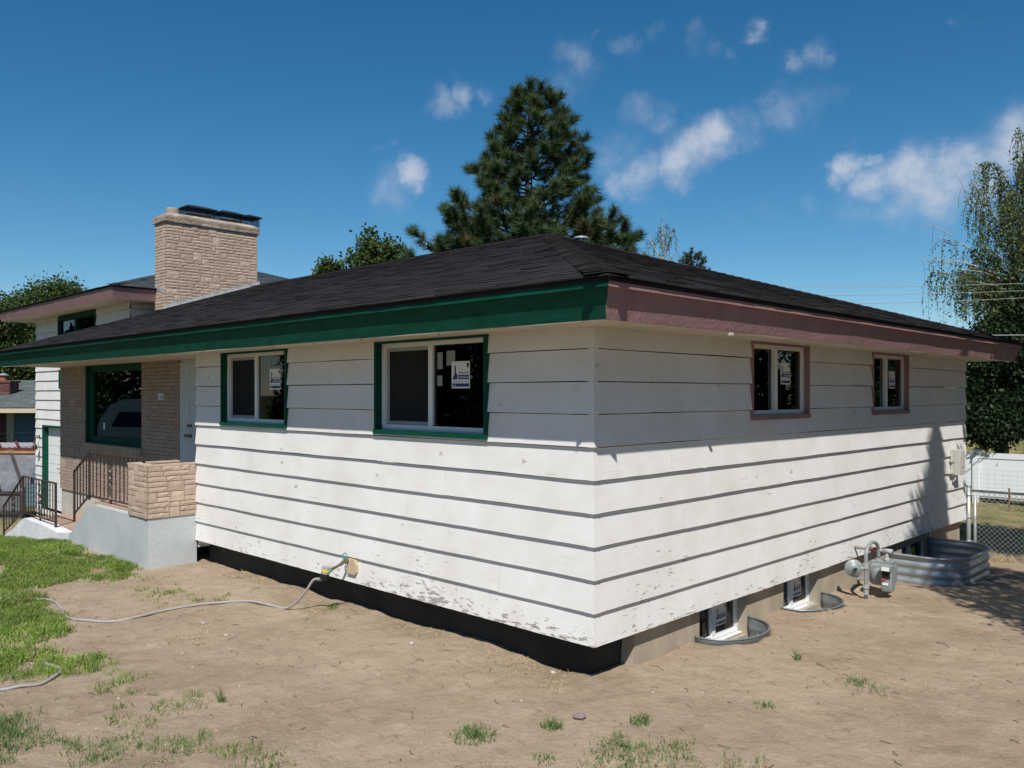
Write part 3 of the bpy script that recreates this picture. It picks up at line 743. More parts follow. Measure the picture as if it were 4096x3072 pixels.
# double door beside the stone wall
mb = MB(); mb.box(-8.53, -8.19-.004, .50, .54, .37, 2.46); mb.box(-8.53, -6.9, .51, .55, 2.46, 2.52)
dr = mb.build('door', 'door_paint', house); tag(dr, 'pale blue left leaf of the porch double door')
mb = MB(); mb.box(-8.19+.004, -7.3, .50, .54, .37, 2.46); d2 = mb.build('door', 'door_paint', house); tag(d2, 'pale blue right leaf of the porch double door')
for par, x, z in ((dr, -8.24, 1.345), (d2, -8.14, 1.345), (d2, -8.14, 1.50)):
    mb = MB(); mb.tube([(x,.50,z),(x,.47,z),(x,.455,z),(x,.44,z),(x,.435,z)], [.028,.012,.026,.026,.01], 12); mb.build('door_knob', 'brass', par, smooth=True)
mb = MB(); mb.box(-7.3, -6.9, .5, .6, .3, 2.5); mb.build('jamb_wall', 'white_paint', house)

# ---- eaves of the main block
EX0 = -13.95
mb = MB()   # soffit
mb.add([(EX0, -.54, 2.505), (.54, -.54, 2.505), (.54, HD+.54, 2.505), (0, HD+.0, 2.505), (0, 0, 2.505), (-HW, 0, 2.505), (-HW, .5, 2.505), (EX0, .5, 2.505), (0, HD+.56, 2.505)],
       [(0,1,4,5), (0,5,6,7), (1,2,8,4)])
mb.add([(EX0, -.56, 2.53), (.56, -.56, 2.53), (.56, HD+.56, 2.53), (EX0, HD+.56, 2.53)], [(0,1,2,3)])
mb.box(EX0, .552, -.552, -.515, 2.490, 2.510); mb.box(.515, .553, -.515, HD+.55, 2.4905, 2.5105)
mb.build('soffit', 'cream_soffit', house)
def fascia(pts_a, name, k, lab):
    # pts_a: (start, end) bottoms (offset .57, z 2.495) and tops (offset .65, z 2.755)
    pass
bo, to, zb_, zt_ = .555, .630, 2.495, 2.757
def wavy(A0, A1, B0, B1, th, n, seed):
    """board from bottom edge A0-A1 to top edge B0-B1 (outer face) with a slightly uneven face"""
    m = MB(); V = []; F = []; A0, A1, B0, B1, th = map(Vector, (A0, A1, B0, B1, th)); k = 3
    for i in range(n + 1):
        t = i / n
        for j in range(k + 1):
            p = (A0.lerp(A1, t)).lerp(B0.lerp(B1, t), j / k)
            p = p - th.normalized() * noise.noise(Vector((t * 11, j * .8, seed))) * .0035 + Vector((0, 0, noise.noise(Vector((t * 17, seed, 4))) * .003 if j == 0 else 0))
            V.append(p)
            if i and j: q = i*(k+1)+j; F.append((q-k-2, q-1, q, q-k-1))
    b = len(V)
    for i in range(n + 1):
        t = i / n; V += [A0.lerp(A1, t) + th, B0.lerp(B1, t) + th]
        if i:
            F.append(((i-1)*(k+1), i*(k+1), b+i*2, b+i*2-2)); F.append(((i-1)*(k+1)+k, i*(k+1)+k, b+i*2+1, b+i*2-1))
    F.append((0, b, b+1, k)); F.append((n*(k+1), n*(k+1)+k, b+n*2+1, b+n*2))
    m.add(V, F); return m
m = wavy((EX0, -bo, zb_), (bo, -bo, zb_), (EX0, -to, zt_), (to, -to, zt_), (0, .03, .01), 90, 1); o = m.build('fascia', 'green_paint', house); tag(o, 'dark green fascia along the front eave')
m = wavy((bo+.001, -bo, zb_), (bo+.001, HD+bo, zb_), (to+.001, -to, zt_), (to+.001, HD+to, zt_), (-.03, 0, .01), 70, 2); o = m.build('fascia', 'pink_paint', house); tag(o, 'faded pink fascia along the side eave')
mb = MB(); mb.box(EX0, .650, -.650, -.622, 2.705, 2.762); mb.build('drip_board', 'green_paint', house)
mb = MB(); mb.box(.622, .651, -.649, HD+.65, 2.7055, 2.7625); mb.build('drip_board', 'pink_paint', house)
mb = MB(); mb.box(EX0-.02, EX0+.0, -.60, 4.6, 2.5, 2.76); mb.build('rake_board', 'green_paint', house)

# ---- roofs of overlapping shingles
def shingles(mb, A, u, up, L, slope, lim, rr, expo=.14, tab=.31, thick=.004):
    """A: eave start; u along eave; up: unit slope vector; lim(d)->(s0,s1)"""
    A = Vector(A); u = Vector(u); up = Vector(up); nrm = u.cross(up).normalized()
    if nrm.z < 0: nrm = -nrm
    rows = int(slope / expo) + 1; k = 0
    for r in range(rows):
        d0 = r * expo; d1 = min(d0 + expo * 1.35, slope + .05)
        s0, s1 = lim(min(d0, slope)); t0, t1 = lim(min(d1, slope))
        if s1 - s0 < .02: continue
        s = s0 - rr.uniform(0, tab); ph = rr.uniform(0, 50)
        while s < s1:
            wd = tab * rr.uniform(.75, 1.25); a, b = max(s, s0), min(s + wd, s1); s += wd
            if b - a < .015: continue
            a2, b2 = max(a, t0), min(b, t1)
            if b2 - a2 < .001: b2 = a2 = max(t0, min(t1, (a+b)/2))
            g_ = .0035; th = thick + rr.choice((0, 0, .005)) + rr.uniform(0, .003)
            dw = noise.noise(Vector((a * .8, r * .4, ph))) * .004 + rr.uniform(-.002, .002)
            lift = max(0, noise.noise(Vector((a*1.1, r*.3, 8)))) * .006
            base = .0
            p = lambda q, d, h: A + u * q + up * d + nrm * h
            a += g_; b -= g_
            V = [p(a, d0+dw, base+.001), p(b, d0+dw, base+.001), p(b2, d1, base), p(a2, d1, base), p(a, d0+dw, th+lift+.006), p(b, d0+dw, th+lift+.006), p(b2, d1, .004), p(a2, d1, .004)]
            mb.add(V, [(0,1,5,4), (4,5,6,7), (1,2,6,5), (3,0,4,7)])
rr = random.Random(21)
cs = math.sqrt(1 + PITCH**2); SL = 5.355 * cs
ex = OV; Y0, Y1 = -OV, HD + OV; APX = -4.675; RY = (Y0+Y1)/2; RTOP = RZ + PITCH * 5.355
mb = MB()
shingles(mb, (EX0, Y0, RZ), (1,0,0), (0, 1/cs, PITCH/cs), ex-EX0, SL, lambda d: (0, ex - EX0 - d/cs), rr)
shingles(mb, (ex, Y0, RZ), (0,1,0), (-1/cs, 0, PITCH/cs), Y1-Y0, SL, lambda d: (d/cs, Y1 - Y0 - d/cs), rr)
shingles(mb, (EX0, Y1, RZ), (1,0,0), (0, -1/cs, PITCH/cs), ex-EX0, SL, lambda d: (0, ex - EX0 - d/cs), rr, expo=.28, tab=.9)
roof = mb.build('roof', 'roof_shingle', house); tag(roof, 'dark hip roof of the main block')
mb = MB(); e = .004; z0 = RZ - .028
mb.add([(EX0, Y0+.02, z0), (ex-.02, Y0+.02, z0), (ex-.02, Y1-.02, z0), (EX0, Y1-.02, z0), (APX, RY, RTOP-e), (EX0, RY, RTOP-e), (EX0, Y0+.02, RZ+.001), (ex-.02, Y0+.02, RZ+.001), (ex-.02, Y1-.02, RZ+.001), (EX0, Y1-.02, RZ+.001)],
       [(6,7,4,5), (7,8,4), (8,9,5,4), (0,1,7,6), (1,2,8,7), (2,3,9,8), (0,6,5,9,3), (0,3,2,1)])
mb.build('roof_deck', 'roof_deck', roof)
# hip and ridge caps
def hipcaps(mb, A, B, n1, n2, rr, w=.15, expo=.135):
    A = Vector(A); B = Vector(B); d = (B-A).normalized(); L = (B-A).length; k = .10
    # side directions lying in each roof plane, at right angles to the hip
    s1 = d.cross(Vector(n1)).normalized(); s2 = d.cross(Vector(n2)).normalized()
    if s1.z > 0: s1 = -s1
    if s2.z > 0: s2 = -s2
    up = (Vector(n1) + Vector(n2)).normalized()
    i = 0
    while k < L:
        curl = .028 * math.exp(-max(k, 0) / .5) + rr.uniform(0, .012); j = rr.uniform(-.012, .012)
        a = A + d * k; b = A + d * min(k + expo * 1.6, L)
        ww = w * (1 + .12 * math.exp(-max(k,0)/.35))
        V = [a + up*.026, a + s1*(ww+j) + Vector(n1)*(.014+curl), a + s2*(ww-j) + Vector(n2)*(.014+curl), b + up*.010, b + s1*w + Vector(n1)*.008, b + s2*w + Vector(n2)*.008]
        V += [v - up * .007 for v in V]
        mb.add(V, [(0,1,4,3), (0,3,5,2), (6,9,10,7), (6,8,11,9), (0,6,7,1), (0,2,8,6), (1,7,10,4), (2,5,11,8)])
        k += expo * rr.uniform(.92, 1.08); i += 1
nf = (0, -PITCH/cs, 1/cs); ne = (PITCH/cs, 0, 1/cs); nb = (0, PITCH/cs, 1/cs)
mb = MB(); hipcaps(mb, (ex+.03, Y0-.03, RZ-.008), (APX, RY, RTOP), nf, ne, rr); hipcaps(mb, (ex, Y1, RZ), (APX, RY, RTOP), nb, ne, rr)
hipcaps(mb, (EX0, RY, RTOP), (APX, RY, RTOP+.001), nf, nb, rr, w=.13)
mb.build('ridge_cap', 'roof_shingle', roof)
# round metal roof vent near the peak
mb = MB(); vx, vy, vz = -4.28, 5.02, 4.36
mb.tube([(vx,vy,vz-.03),(vx,vy,vz+.05)], .06, 14); mb.tube([(vx,vy,vz+.05),(vx,vy,vz+.055),(vx,vy,vz+.085),(vx,vy,vz+.10)], [.11,.12,.10,.02], 20)
mb.build('roof_vent', 'galvanised_bright', roof, smooth=False)

# ---- taller split-level block behind
UX0, UX1, UY0, UY1 = -21.78, -15.1, 2.31, 10.3
zu = [-1.30 + k * E_ for k in range(21)]
mb = MB(); siding(mb, (UX0, UY0, 0), (1,0,0), (0,-1,0), UX1-UX0+1.15, zu, 2.6, [(.62, 2.60, -1.16, 1.13), (1.95, 3.4, 2.14, 2.62)], seed=31, end0=True)
siding(mb, (UX0, UY0, 0), (1,0,0), (0,-1,0), UX1-UX0, [2.60, 2.86, 3.12, 3.38, 3.64, 3.90], 4.06, [(1.87, 4.60, 3.30, 4.0)], seed=32, end0=True)
siding(mb, (UX1, UY0, 0), (0,1,0), (1,0,0), UY1-UY0, [2.34, 2.60, 2.86, 3.12, 3.38, 3.64, 3.90], 4.06, seed=33)
mb.box(UX0-.0, UX0+.02, UY0+.02, UY1, -2.6, 4.06); mb.box(UX0, UX1-.01, UY1-.05, UY1, -2, 4.06)
uw = mb.build('upper_wall', 'siding', house); tag(uw, 'white lap siding of the taller block')
mb = MB(); mb.box(UX0+.03, UX1+1.1, UY0+.06, UY0+.2, -2.6, -1.29); mb.build('foundation', 'concrete_light', house)
# entry door of the lower level, deep green reveal
mb = MB(); dx0, dx1 = UX0+.62, UX0+2.60
mb.box(dx0, dx0+.06, UY0-.032, UY0+.30, -1.16, 1.13); mb.box(dx0+.06, dx1, UY0-.0315, UY0+.30, 1.07, 1.13); mb.box(dx1-.05, dx1, UY0-.031, UY0+.30, -1.16, 1.07)
ld = mb.build('side_door', 'green_paint', house); tag(ld, 'white panelled door in a deep green frame')
mb = MB()
for k in range(9):
    z = -1.16 + k * .248; mb.box(dx0+.062, dx1-.052, UY0+.11, UY0+.16, z+.006, z+.242)
mb.box(dx0+.062, dx1-.052, UY0+.125, UY0+.17, -1.16, 1.07)
mb.build('door_panel', 'white_paint', ld)
mb = MB(); mb.tube([(dx0+1.1, UY0+.11, -.02), (dx0+1.1, UY0+.05, -.02), (dx0+.98, UY0+.05, -.02)], .012, 6); mb.build('handle', 'iron_black', ld)
# lower window edge, upper window
mb = MB(); a0 = UX0+1.95; mb.box(a0, a0+.07, UY0-.03, UY0+.05, 2.12, 2.62); mb.box(a0+.07, a0+1.45, UY0-.0295, UY0+.05, 2.12, 2.18)
sw = mb.build('stair_window', 'green_paint', house)
mb = MB(); mb.quad((a0+.07, UY0+.04, 2.18), (a0+1.45, UY0+.04, 2.18), (a0+1.45, UY0+.04, 2.7), (a0+.07, UY0+.04, 2.7)); mb.build('pane', 'glass', sw)
mb = MB(); mb.quad((a0-.05, UY0+.3, 1.9), (a0+1.6, UY0+.3, 1.9), (a0+1.6, UY0+.3, 2.9), (a0-.05, UY0+.3, 2.9)); mb.build('room', 'interior', sw)
mb = MB(); a0, a1, z0, z1 = -19.91, -17.18, 3.30, 4.02
mb.box(a0, a0+.10, UY0-.03, UY0+.06, z0, z1); mb.box(a1-.08, a1, UY0-.031, UY0+.06, z0, z1); mb.box(a0+.1, a1-.08, UY0-.0305, UY0+.06, z1-.12, z1+.02); mb.box(a0+.1, a1-.08, UY0-.0305, UY0+.06, z0, z0+.08); mb.box(-18.66, -18.54, UY0-.02, UY0+.06, z0+.08, z1-.12)
wn = mb.build('window', 'green_paint', house); tag(wn, 'shaded window high in the taller block under the pink eave')
for p, q in ((a0+.1, -18.66), (-18.54, a1-.08)):
    mb = MB(); mb.quad((p, UY0+.03, z0+.08), (q, UY0+.03, z0+.08), (q, UY0+.03, z1-.12), (p, UY0+.03, z1-.12)); mb.build('pane', 'glass', wn)
mb = MB(); mb.add([(a0-.2,UY0+.08,3.1),(a1+.2,UY0+.08,3.1),(a1+.2,UY0+.08,4.2),(a0-.2,UY0+.08,4.2),(a0-.2,UY0+1,3.1),(a1+.2,UY0+1,3.1),(a1+.2,UY0+1,4.2),(a0-.2,UY0+1,4.2)], [(4,5,6,7),(0,1,5,4),(1,2,6,5),(2,3,7,6),(3,0,4,7)]); mb.build('room', 'interior', wn)
# lower-level lamp beside the door
mb = MB(); lx = UX0+.38; mb.cyl((lx, UY0-.03, .80), (lx, UY0-.0, .80), .05, 10); mb.tube([(lx, UY0-.03, .80), (lx, UY0-.14, .84), (lx+.05, UY0-.16, .76), (lx+.06, UY0-.16, .62)], .015, 6); mb.tube([(lx+.06, UY0-.16, .62), (lx+.06, UY0-.16, .55), (lx+.06, UY0-.16, .45)], [.02, .06, .07], 10)
mb.build('wall_lamp', 'iron', house)
UE0, UE1, UF0, UF1, UZ = -23.0, UX1+OV, UY0-OV, UY1+OV, 4.30
hw = (UE1-UE0)/2
# make it pitch like the main roof on its right-hand part
rr = random.Random(5); mb = MB(); RX = UE1 - 4.29; ry0, ry1 = UF0 + 4.29, UF1 - 4.29; RT = UZ + PITCH * 4.29
shingles(mb, (UE0, UF0, UZ), (1,0,0), (0, 1/cs, PITCH/cs), UE1-UE0, 4.29*cs, lambda d: (d/cs, UE1-UE0-d/cs), rr)
shingles(mb, (UE1, UF0, UZ), (0,1,0), (-1/cs, 0, PITCH/cs), UF1-UF0, 4.29*cs, lambda d: (d/cs, UF1-UF0-d/cs), rr)
ur = mb.build('roof', 'blue_shingle', house); tag(ur, 'smaller hip roof of the taller block behind the chimney')
mb = MB(); z0 = UZ - .03
mb.add([(UE0+.02, UF0+.02, z0), (UE1-.02, UF0+.02, z0), (UE1-.02, UF1-.02, z0), (UE0+.02, UF1-.02, z0), (UE0+.02, UF0+.02, UZ), (UE1-.02, UF0+.02, UZ), (UE1-.02, UF1-.02, UZ), (UE0+.02, UF1-.02, UZ), (RX, ry0, RT-.004), (RX, ry1, RT-.004)],
       [(4,5,8), (5,6,9,8), (6,7,9), (7,4,8,9), (0,1,5,4), (1,2,6,5), (2,3,7,6), (3,0,4,7), (0,3,2,1)])
mb.build('roof_deck', 'roof_deck', ur)
mb = MB(); hipcaps(mb, (UE1, UF0, UZ), (RX, ry0, RT), nf, ne, rr, w=.12); hipcaps(mb, (UE1, UF1, UZ), (RX, ry1, RT), nb, ne, rr, w=.12); hipcaps(mb, (RX, ry0, RT), (RX, ry1, RT), (-PITCH/cs,0,1/cs), ne, rr, w=.12)
mb.build('ridge_cap', 'blue_shingle', ur)
d_ = .09
m = wavy((UE0+.10, UF0+.11, 4.03), (UE1-.11, UF0+.11, 4.03), (UE0+.03, UF0+.03, 4.285), (UE1-.03, UF0+.03, 4.285), (0, .03, .01), 40, 6); o = m.build('fascia', 'pink_paint', house); tag(o, 'pink fascia on the front eave of the taller block')
m = wavy((UE1-.109, UF0+.11, 4.03), (UE1-.109, UF1-.11, 4.03), (UE1-.029, UF0+.03, 4.285), (UE1-.029, UF1-.03, 4.285), (-.03, 0, .01), 40, 8); m.build('fascia', 'pink_paint', house)
mb = MB(); mb.box(UE0+.1, UE1-.11, UF0+.12, UF1-.1, 4.035, 4.05); mb.build('soffit', 'cream_soffit', house)

# ---- porch: grey stuccoed base, stone planter, slab, steps
mb = MB(); PX1 = -HW - .005
prof = [(PX1, -1.3), (PX1, .345), (-8.9, .345), (-9.12, .30), (-9.35, .10), (-9.6, -.02), (-9.75, -.15), (-9.9, -.19), (-9.95, -1.3)]
V = [(x, -.65, z) for x, z in prof] + [(x, .0, z) for x, z in prof]; n_ = len(prof)
mb.add(V, [tuple(range(n_)), tuple(reversed(range(n_, 2*n_)))] + [(i, i+n_, (i+1)%n_+n_, (i+1)%n_) for i in range(n_)])
pb = mb.build('porch_base', 'grey_stucco', house)
mb = MB(); mb.box(-9.1, -HW-.02, -.55, .5, .30, .372); mb.box(-9.38, -9.1, -.45, .5, -.3, .19); mb.box(-9.66, -9.38, -.45, .5, -.3, .0); mb.box(-12.25, -9.66, -.45, .5, -.7, -.195)
mb.build('porch_floor', 'tile_floor', pb)
mb = MB(); prof = [(-9.9, -1.3), (-9.92, -.19), (-10.4, -.235), (-11.0, -.20), (-12.1, -.18), (-12.35, -.26), (-12.7, -.42), (-13.1, -.55), (-13.5, -.74), (-13.6, -1.4)]
V = []; n_ = len(prof)
V = [(x, -.66, z) for x, z in prof] + [(x, -.44, z) for x, z in prof]
mb.add(V, [tuple(range(n_)), tuple(reversed(range(n_, 2*n_)))] + [(i, i+n_, (i+1)%n_+n_, (i+1)%n_) for i in range(n_)])
lb = mb.build('landing_base', 'white_plaster', house)
mb = MB()
for k in range(4): mb.box(-12.53-k*.28, -12.25-k*.28, -.44, .5, -1.4, -.36-.16*k)
mb.build('step', 'concrete_light', lb)
mb = MB(); mb.box(BX0, -9.0, .52, .68, -1.4, .098); mb.build('foundation', 'concrete_light', house)
# planter
pa0, pa1, pz0, pz1 = -7.50, PX1+.003, .345, 1.03
mb = MB(); th = .11
mb.box(pa0, pa1, -.655, -.655+th, pz0, pz1-.006); mb.box(pa0, pa1, -.11, -.001, pz0, pz1-.0055); mb.box(pa1-th, pa1, -.655+th, -.11, pz0, pz1-.006); mb.box(pa0, pa0+th, -.655+th, -.11, pz0, pz1-.006)
pl = mb.build('planter', 'mortar', house); tag(pl, 'buff stone planter box at the end of the porch')
mb = MB(); rs = random.Random(19)
ashlar(mb, (pa1, -.66, pz0), (0,1,0), (1,0,0), .655, pz1-pz0, .0685, rs, depth=.016, lmin=.12, lmax=.38, big=.3, gap=.008)
ashlar(mb, (pa0, -.66, pz0), (1,0,0), (0,-1,0), pa1-pa0, pz1-pz0, .0685, rs, depth=.016, lmin=.12, lmax=.34, big=.25, gap=.008)
mb.build('stone', 'stone', pl)
mb = MB(); mb.box(pa0-.01, pa1+.014, -.674, -.55, pz1-.006, pz1+.018); mb.box(pa1-.11, pa1+.0135, -.55, -.003, pz1-.0055, pz1+.0175); mb.box(pa0-.01, pa0+.1, -.55, -.003, pz1-.0055, pz1+.0175)
mb.build('coping', 'stone', pl)
mb = MB(); mb.box(pa0+.1, pa1-.1, -.56, -.1, pz1-.25, pz1-.16); mb.build('soil', 'concrete', pl)
mb = MB(); rr = random.Random(2)
for k in range(9):
    a_ = rr.uniform(0, 6.3); p = Vector((pa1+.01, -.02, pz1-.05)); q = p + Vector((math.cos(a_)*.03+.02, -.03, rr.uniform(-.02, .08))); mb.add([p, p+Vector((.006,0,0)), q], [(0,1,2)])
mb.build('weed', 'grass', pl)

# ---- wrought iron railings
def twist(mb, x, y, z0, z1, r=.0075):
    n = max(4, int((z1-z0)/.03)); V = []; F = []
    for i in range(n+1):
        a = i * .55
        for k in range(4): V.append((x + math.cos(a+k*math.pi/2)*r*1.4, y + math.sin(a+k*math.pi/2)*r*1.4, z0 + (z1-z0)*i/n))
        if i:
            for k in range(4): F.append(((i-1)*4+k, (i-1)*4+(k+1)%4, i*4+(k+1)%4, i*4+k))
    mb.add(V, F)
def scroll(mb, x, y, z, h=.36):
    def spiral(cx, cz, r0, sx, sz, turns=1.3):
        pts = []
        for i in range(15):
            t = i/14; a = t * turns * 2 * math.pi; r = r0 * (1 - t * .75)
            pts.append((cx + sx*(r0 - r*math.cos(a))*.9, y-.012, cz + sz*r*math.sin(a)))
        mb.tube(pts, .006, 5)
    for sx in (1, -1):
        for sz in (1, -1):
            spiral(x, z + sz*.045, .045, sx, sz); 
            pts = [(x + sx*.028*math.sin(math.pi*i/10), y-.012, z + sz*(.11 + .16*i/10)) for i in range(11)]; mb.tube(pts, .006, 5)
def railing(label, xp, zs_, xn, ztop, zbot, xs0, zs0t, zs0b, nb, ns, ornx, orns, y, group):
    """level part from xp (left post) to xn, sloping part down to xs0"""
    o = thing('iron_railing', label, 'railing', group, loc=(xp, y, zs_)); L = Vector((xp, y, zs_))
    def part(mb, name, smooth=False, k='iron'):
        mb.v = [(a-L.x, b-L.y, c-L.z) for a, b, c in mb.v]; return mb.build(name, k, o, smooth)
    mb = MB(); mb.bar((xp-.02, y, ztop), (xn, y, ztop), .036, .016); mb.bar((xp, y, ztop), (xs0, y, zs0t), .036, .016)
    mb.tube([(xs0, y, zs0t), (xs0-.035, y, zs0t-.03), (xs0-.045, y, zs0t-.07), (xs0-.03, y, zs0t-.10)], .010, 6)
    part(mb, 'handrail')
    mb = MB(); mb.bar((xp, y, zbot), (xn, y, zbot), .03, .012); mb.bar((xp, y, zbot+.0), (xs0, y, zs0b), .03, .012); part(mb, 'bottom_rail')
    for (x, a, b) in ((xp, zs_, ztop), (xs0, zs0b-.13, zs0t)): mb = MB(); mb.box(x-.014, x+.014, y-.014, y+.014, a, b); part(mb, 'post')
    for k in range(nb):
        x = xp + (xn-xp)*(k+1)/(nb+1); mb = MB(); twist(mb, x, y, zbot, ztop) if k % 2 else mb.box(x-.007, x+.007, y-.007, y+.007, zbot, ztop); part(mb, 'baluster')
    for k in range(ns):
        t = (k+1)/(ns+1); x = xp + (xs0-xp)*t; mb = MB(); twist(mb, x, y, zbot+(zs0b-zbot)*t, ztop+(zs0t-ztop)*t) if k % 2 == 0 else mb.box(x-.007, x+.007, y-.007, y+.007, zbot+(zs0b-zbot)*t, ztop+(zs0t-ztop)*t); part(mb, 'baluster')
    for x, z in [(ornx, (ztop+zbot)/2)] + orns: mb = MB(); scroll(mb, x, y, z); part(mb, 'scroll_ornament', True, 'iron_black')
    return o
r1 = railing('upper wrought iron railing beside the stone planter', -9.44, .36, -7.49, 1.08, .43, -10.10, .75, .08, 12, 4, -8.585, [], -.5, 'wrought iron railings by the steps')
mb = MB(); mb.tube([(-7.49+9.44, 0, 1.08-.36), (-7.44+9.44, 0, 1.085-.36), (-7.40+9.44, 0, 1.06-.36), (-7.41+9.44, 0, 1.02-.36), (-7.45+9.44, 0, 1.03-.36)], .02, 6); mb.build('rail_curl', 'iron_black', r1)
mb = MB(); mb.box(-8.6+9.44, -8.57+9.44, -.012, .012, -.01, .07); mb.build('foot', 'iron', r1)
r2 = railing('lower wrought iron railing at the left landing', -12.55, -.19, -10.82, .51, -.13, -13.75, -.14, -.62, 11, 6, -11.6, [(-13.12, -.1)], -.55, 'wrought iron railings by the steps')
mb = MB(); mb.box(-10.82+12.55-.016, -10.82+12.55+.016, -.016, .016, -.03, .71); mb.build('post', 'iron', r2)
mb = MB(); mb.box(-11.6+12.55-.01, -11.6+12.55+.01, -.012, .012, -.0, .07); mb.build('foot', 'iron', r2)

# soffit nails / string hooks along the green fascia, small vent block
for x in (-12.4, -9.1, -8.1, -7.4, -6.6, -5.5, -4.6, -3.9, -3.1, -2.3, -1.2):
    mb = MB(); mb.tube([(x, -.562, 2.50), (x, -.567, 2.475), (x+.012, -.572, 2.465), (x+.02, -.569, 2.478)], .0022, 5)
    mb.build('light_hook', 'iron_black', house)
mb = MB(); mb.box(.545, .575, 1.1, 1.14, 2.465, 2.488); mb.build('eave_block', 'cream_soffit', house)
mb = MB(); mb.tube([(.0, 7.36, .672), (.05, 7.36, .672), (.052, 7.34, .665)], .0035, 5); mb.tube([(.004, 7.352, .68), (.004, 7.352, .655)], .008, 6); mb.build('wall_hook', 'pipe_grey', house)

# ---- faucet and hose
mb = MB(); fx, fz = -3.22, .19
mb.prism([(fx-.06, fz-.10), (fx+.08, fz-.10), (fx+.10, fz-.07), (fx+.10, fz+.0), (fx+.07, fz+.055), (fx-.06, fz+.055)], 'y', -.05, -.005)
fb = mb.build('faucet_block', 'bare_wood', house)
mb = MB(); mb.tube([(fx-.04, -.03, fz+.03), (fx-.04, -.10, fz+.03), (fx-.06, -.13, fz+.0)], [.022, .02, .018], 10); mb.cyl((fx-.04, -.085, fz+.03), (fx-.04, -.085, fz+.075), .012, 8)
mb.tube([(fx-.055, -.125, fz+.005), (fx-.10, -.17, fz-.03), (fx-.125, -.19, fz-.045)], [.013, .015, .017], 10)
mb.build('faucet', 'brass', fb, smooth=False)
mb = MB(); mb.tube([(fx-.04+.034*math.cos(a*math.pi/6), -.09+.01*math.sin(a*math.pi/6), fz+.085+.034*math.sin(a*math.pi/6)) for a in range(13)], .006, 6); mb.bar((fx-.07, -.09, fz+.085), (fx-.01, -.09, fz+.085), .006, .006); mb.build('valve_wheel', 'valve_green', fb)
HT = Vector((fx-.175, -.235, fz-.075))
timer = thing('hose_timer', 'grey and yellow hose timer hanging between the faucet and the garden hose', 'hose timer', loc=HT)
dd = Vector((-.35, -.25, -1.0)).normalized(); tip = Vector((.15, .1, 1)).normalized()
mb = MB(); mb.tube([tip*.055, tip*.035, -tip*.02], [.040, .043, .043], 18); mb.build('dial', 'hose_grey', timer)
mb = MB(); mb.tube([tip*.030, tip*.004], [.0445, .0445], 18); mb.build('band', 'yellow', timer)
mb = MB(); mb.tube([-tip*.018, -tip*.075, -tip*.09], [.045, .045, .035], 18); mb.build('body', 'dark_plastic', timer)
mb = MB(); mb.tube([(.02, .02, -.01), (.05, .045, .03)], .018, 10); mb.build('coupling', 'valve_green', timer)
def catmull(P, n=8):
    P = [Vector(p) for p in P]; out = []
    for i in range(len(P)-1):
        a = P[max(i-1,0)]; b = P[i]; c = P[i+1]; d = P[min(i+2,len(P)-1)]
        for k in range(n):
            t = k/n; out.append(.5*((2*b)+(c-a)*t+(2*a-5*b+4*c-d)*t*t+(3*b-a-3*c+d)*t**3))
    out.append(P[-1]); return out
HP = [(-7.2,-3.6),(-6.6,-2.95),(-6.37,-2.48),(-6.17,-2.26),(-5.92,-2.1),(-5.49,-2.12),(-5.25,-2.18),(-4.97,-2.2),(-4.79,-2.1),(-4.67,-1.93),(-4.6,-1.72),(-4.64,-1.45),(-4.61,-1.14),(-4.55,-.83),(-4.34,-.59),(-4.05,-.49),(-3.86,-.43)]
pts = [(x, y, ground_h(x, y)+.013) for x, y in HP]
pts += [(-3.72, -.39, -.235), (-3.60, -.34, -.10), (-3.52, -.30, .02), tuple(HT + dd*.09 + Vector((-.03,-.01,0)))]
sm = catmull(pts, 9)
mb = MB(); mb.tube(sm, .0135, 10)
hose = mb.build('garden_hose', 'hose_grey', None, smooth=True, loc=(-4.6, -1.7, -.3)); tag(hose, 'long grey garden hose snaking over the bare dirt from the wall faucet', 'hose')
mb = MB(); e = sm[-1]; e2 = sm[-4]; dv = (e-e2).normalized(); q0 = e - dv*.02 - Vector((-4.6,-1.7,-.3)); mb.tube([q0, q0+dv*.055], [.019, .017], 10); mb.build('hose_end', 'galvanised', hose)
H2 = [(-3.9,-4.6),(-3.35,-3.6),(-3.19,-3.29),(-3.12,-3.17),(-3.1,-3.03),(-3.19,-2.9),(-3.28,-2.83),(-3.43,-2.80),(-3.7,-2.84)]
pts = [(x, y, ground_h(x, y)+.014+(.02 if i == 7 else 0)) for i, (x, y) in enumerate(H2)]
mb = MB(); sm = catmull(pts, 9); mb.tube(sm, .0135, 10)
h2 = mb.build('garden_hose', 'hose_grey', None, smooth=True, loc=(-3.2, -3.1, -.3)); tag(h2, 'short bend of grey hose disappearing into the grass at the lower left', 'hose')

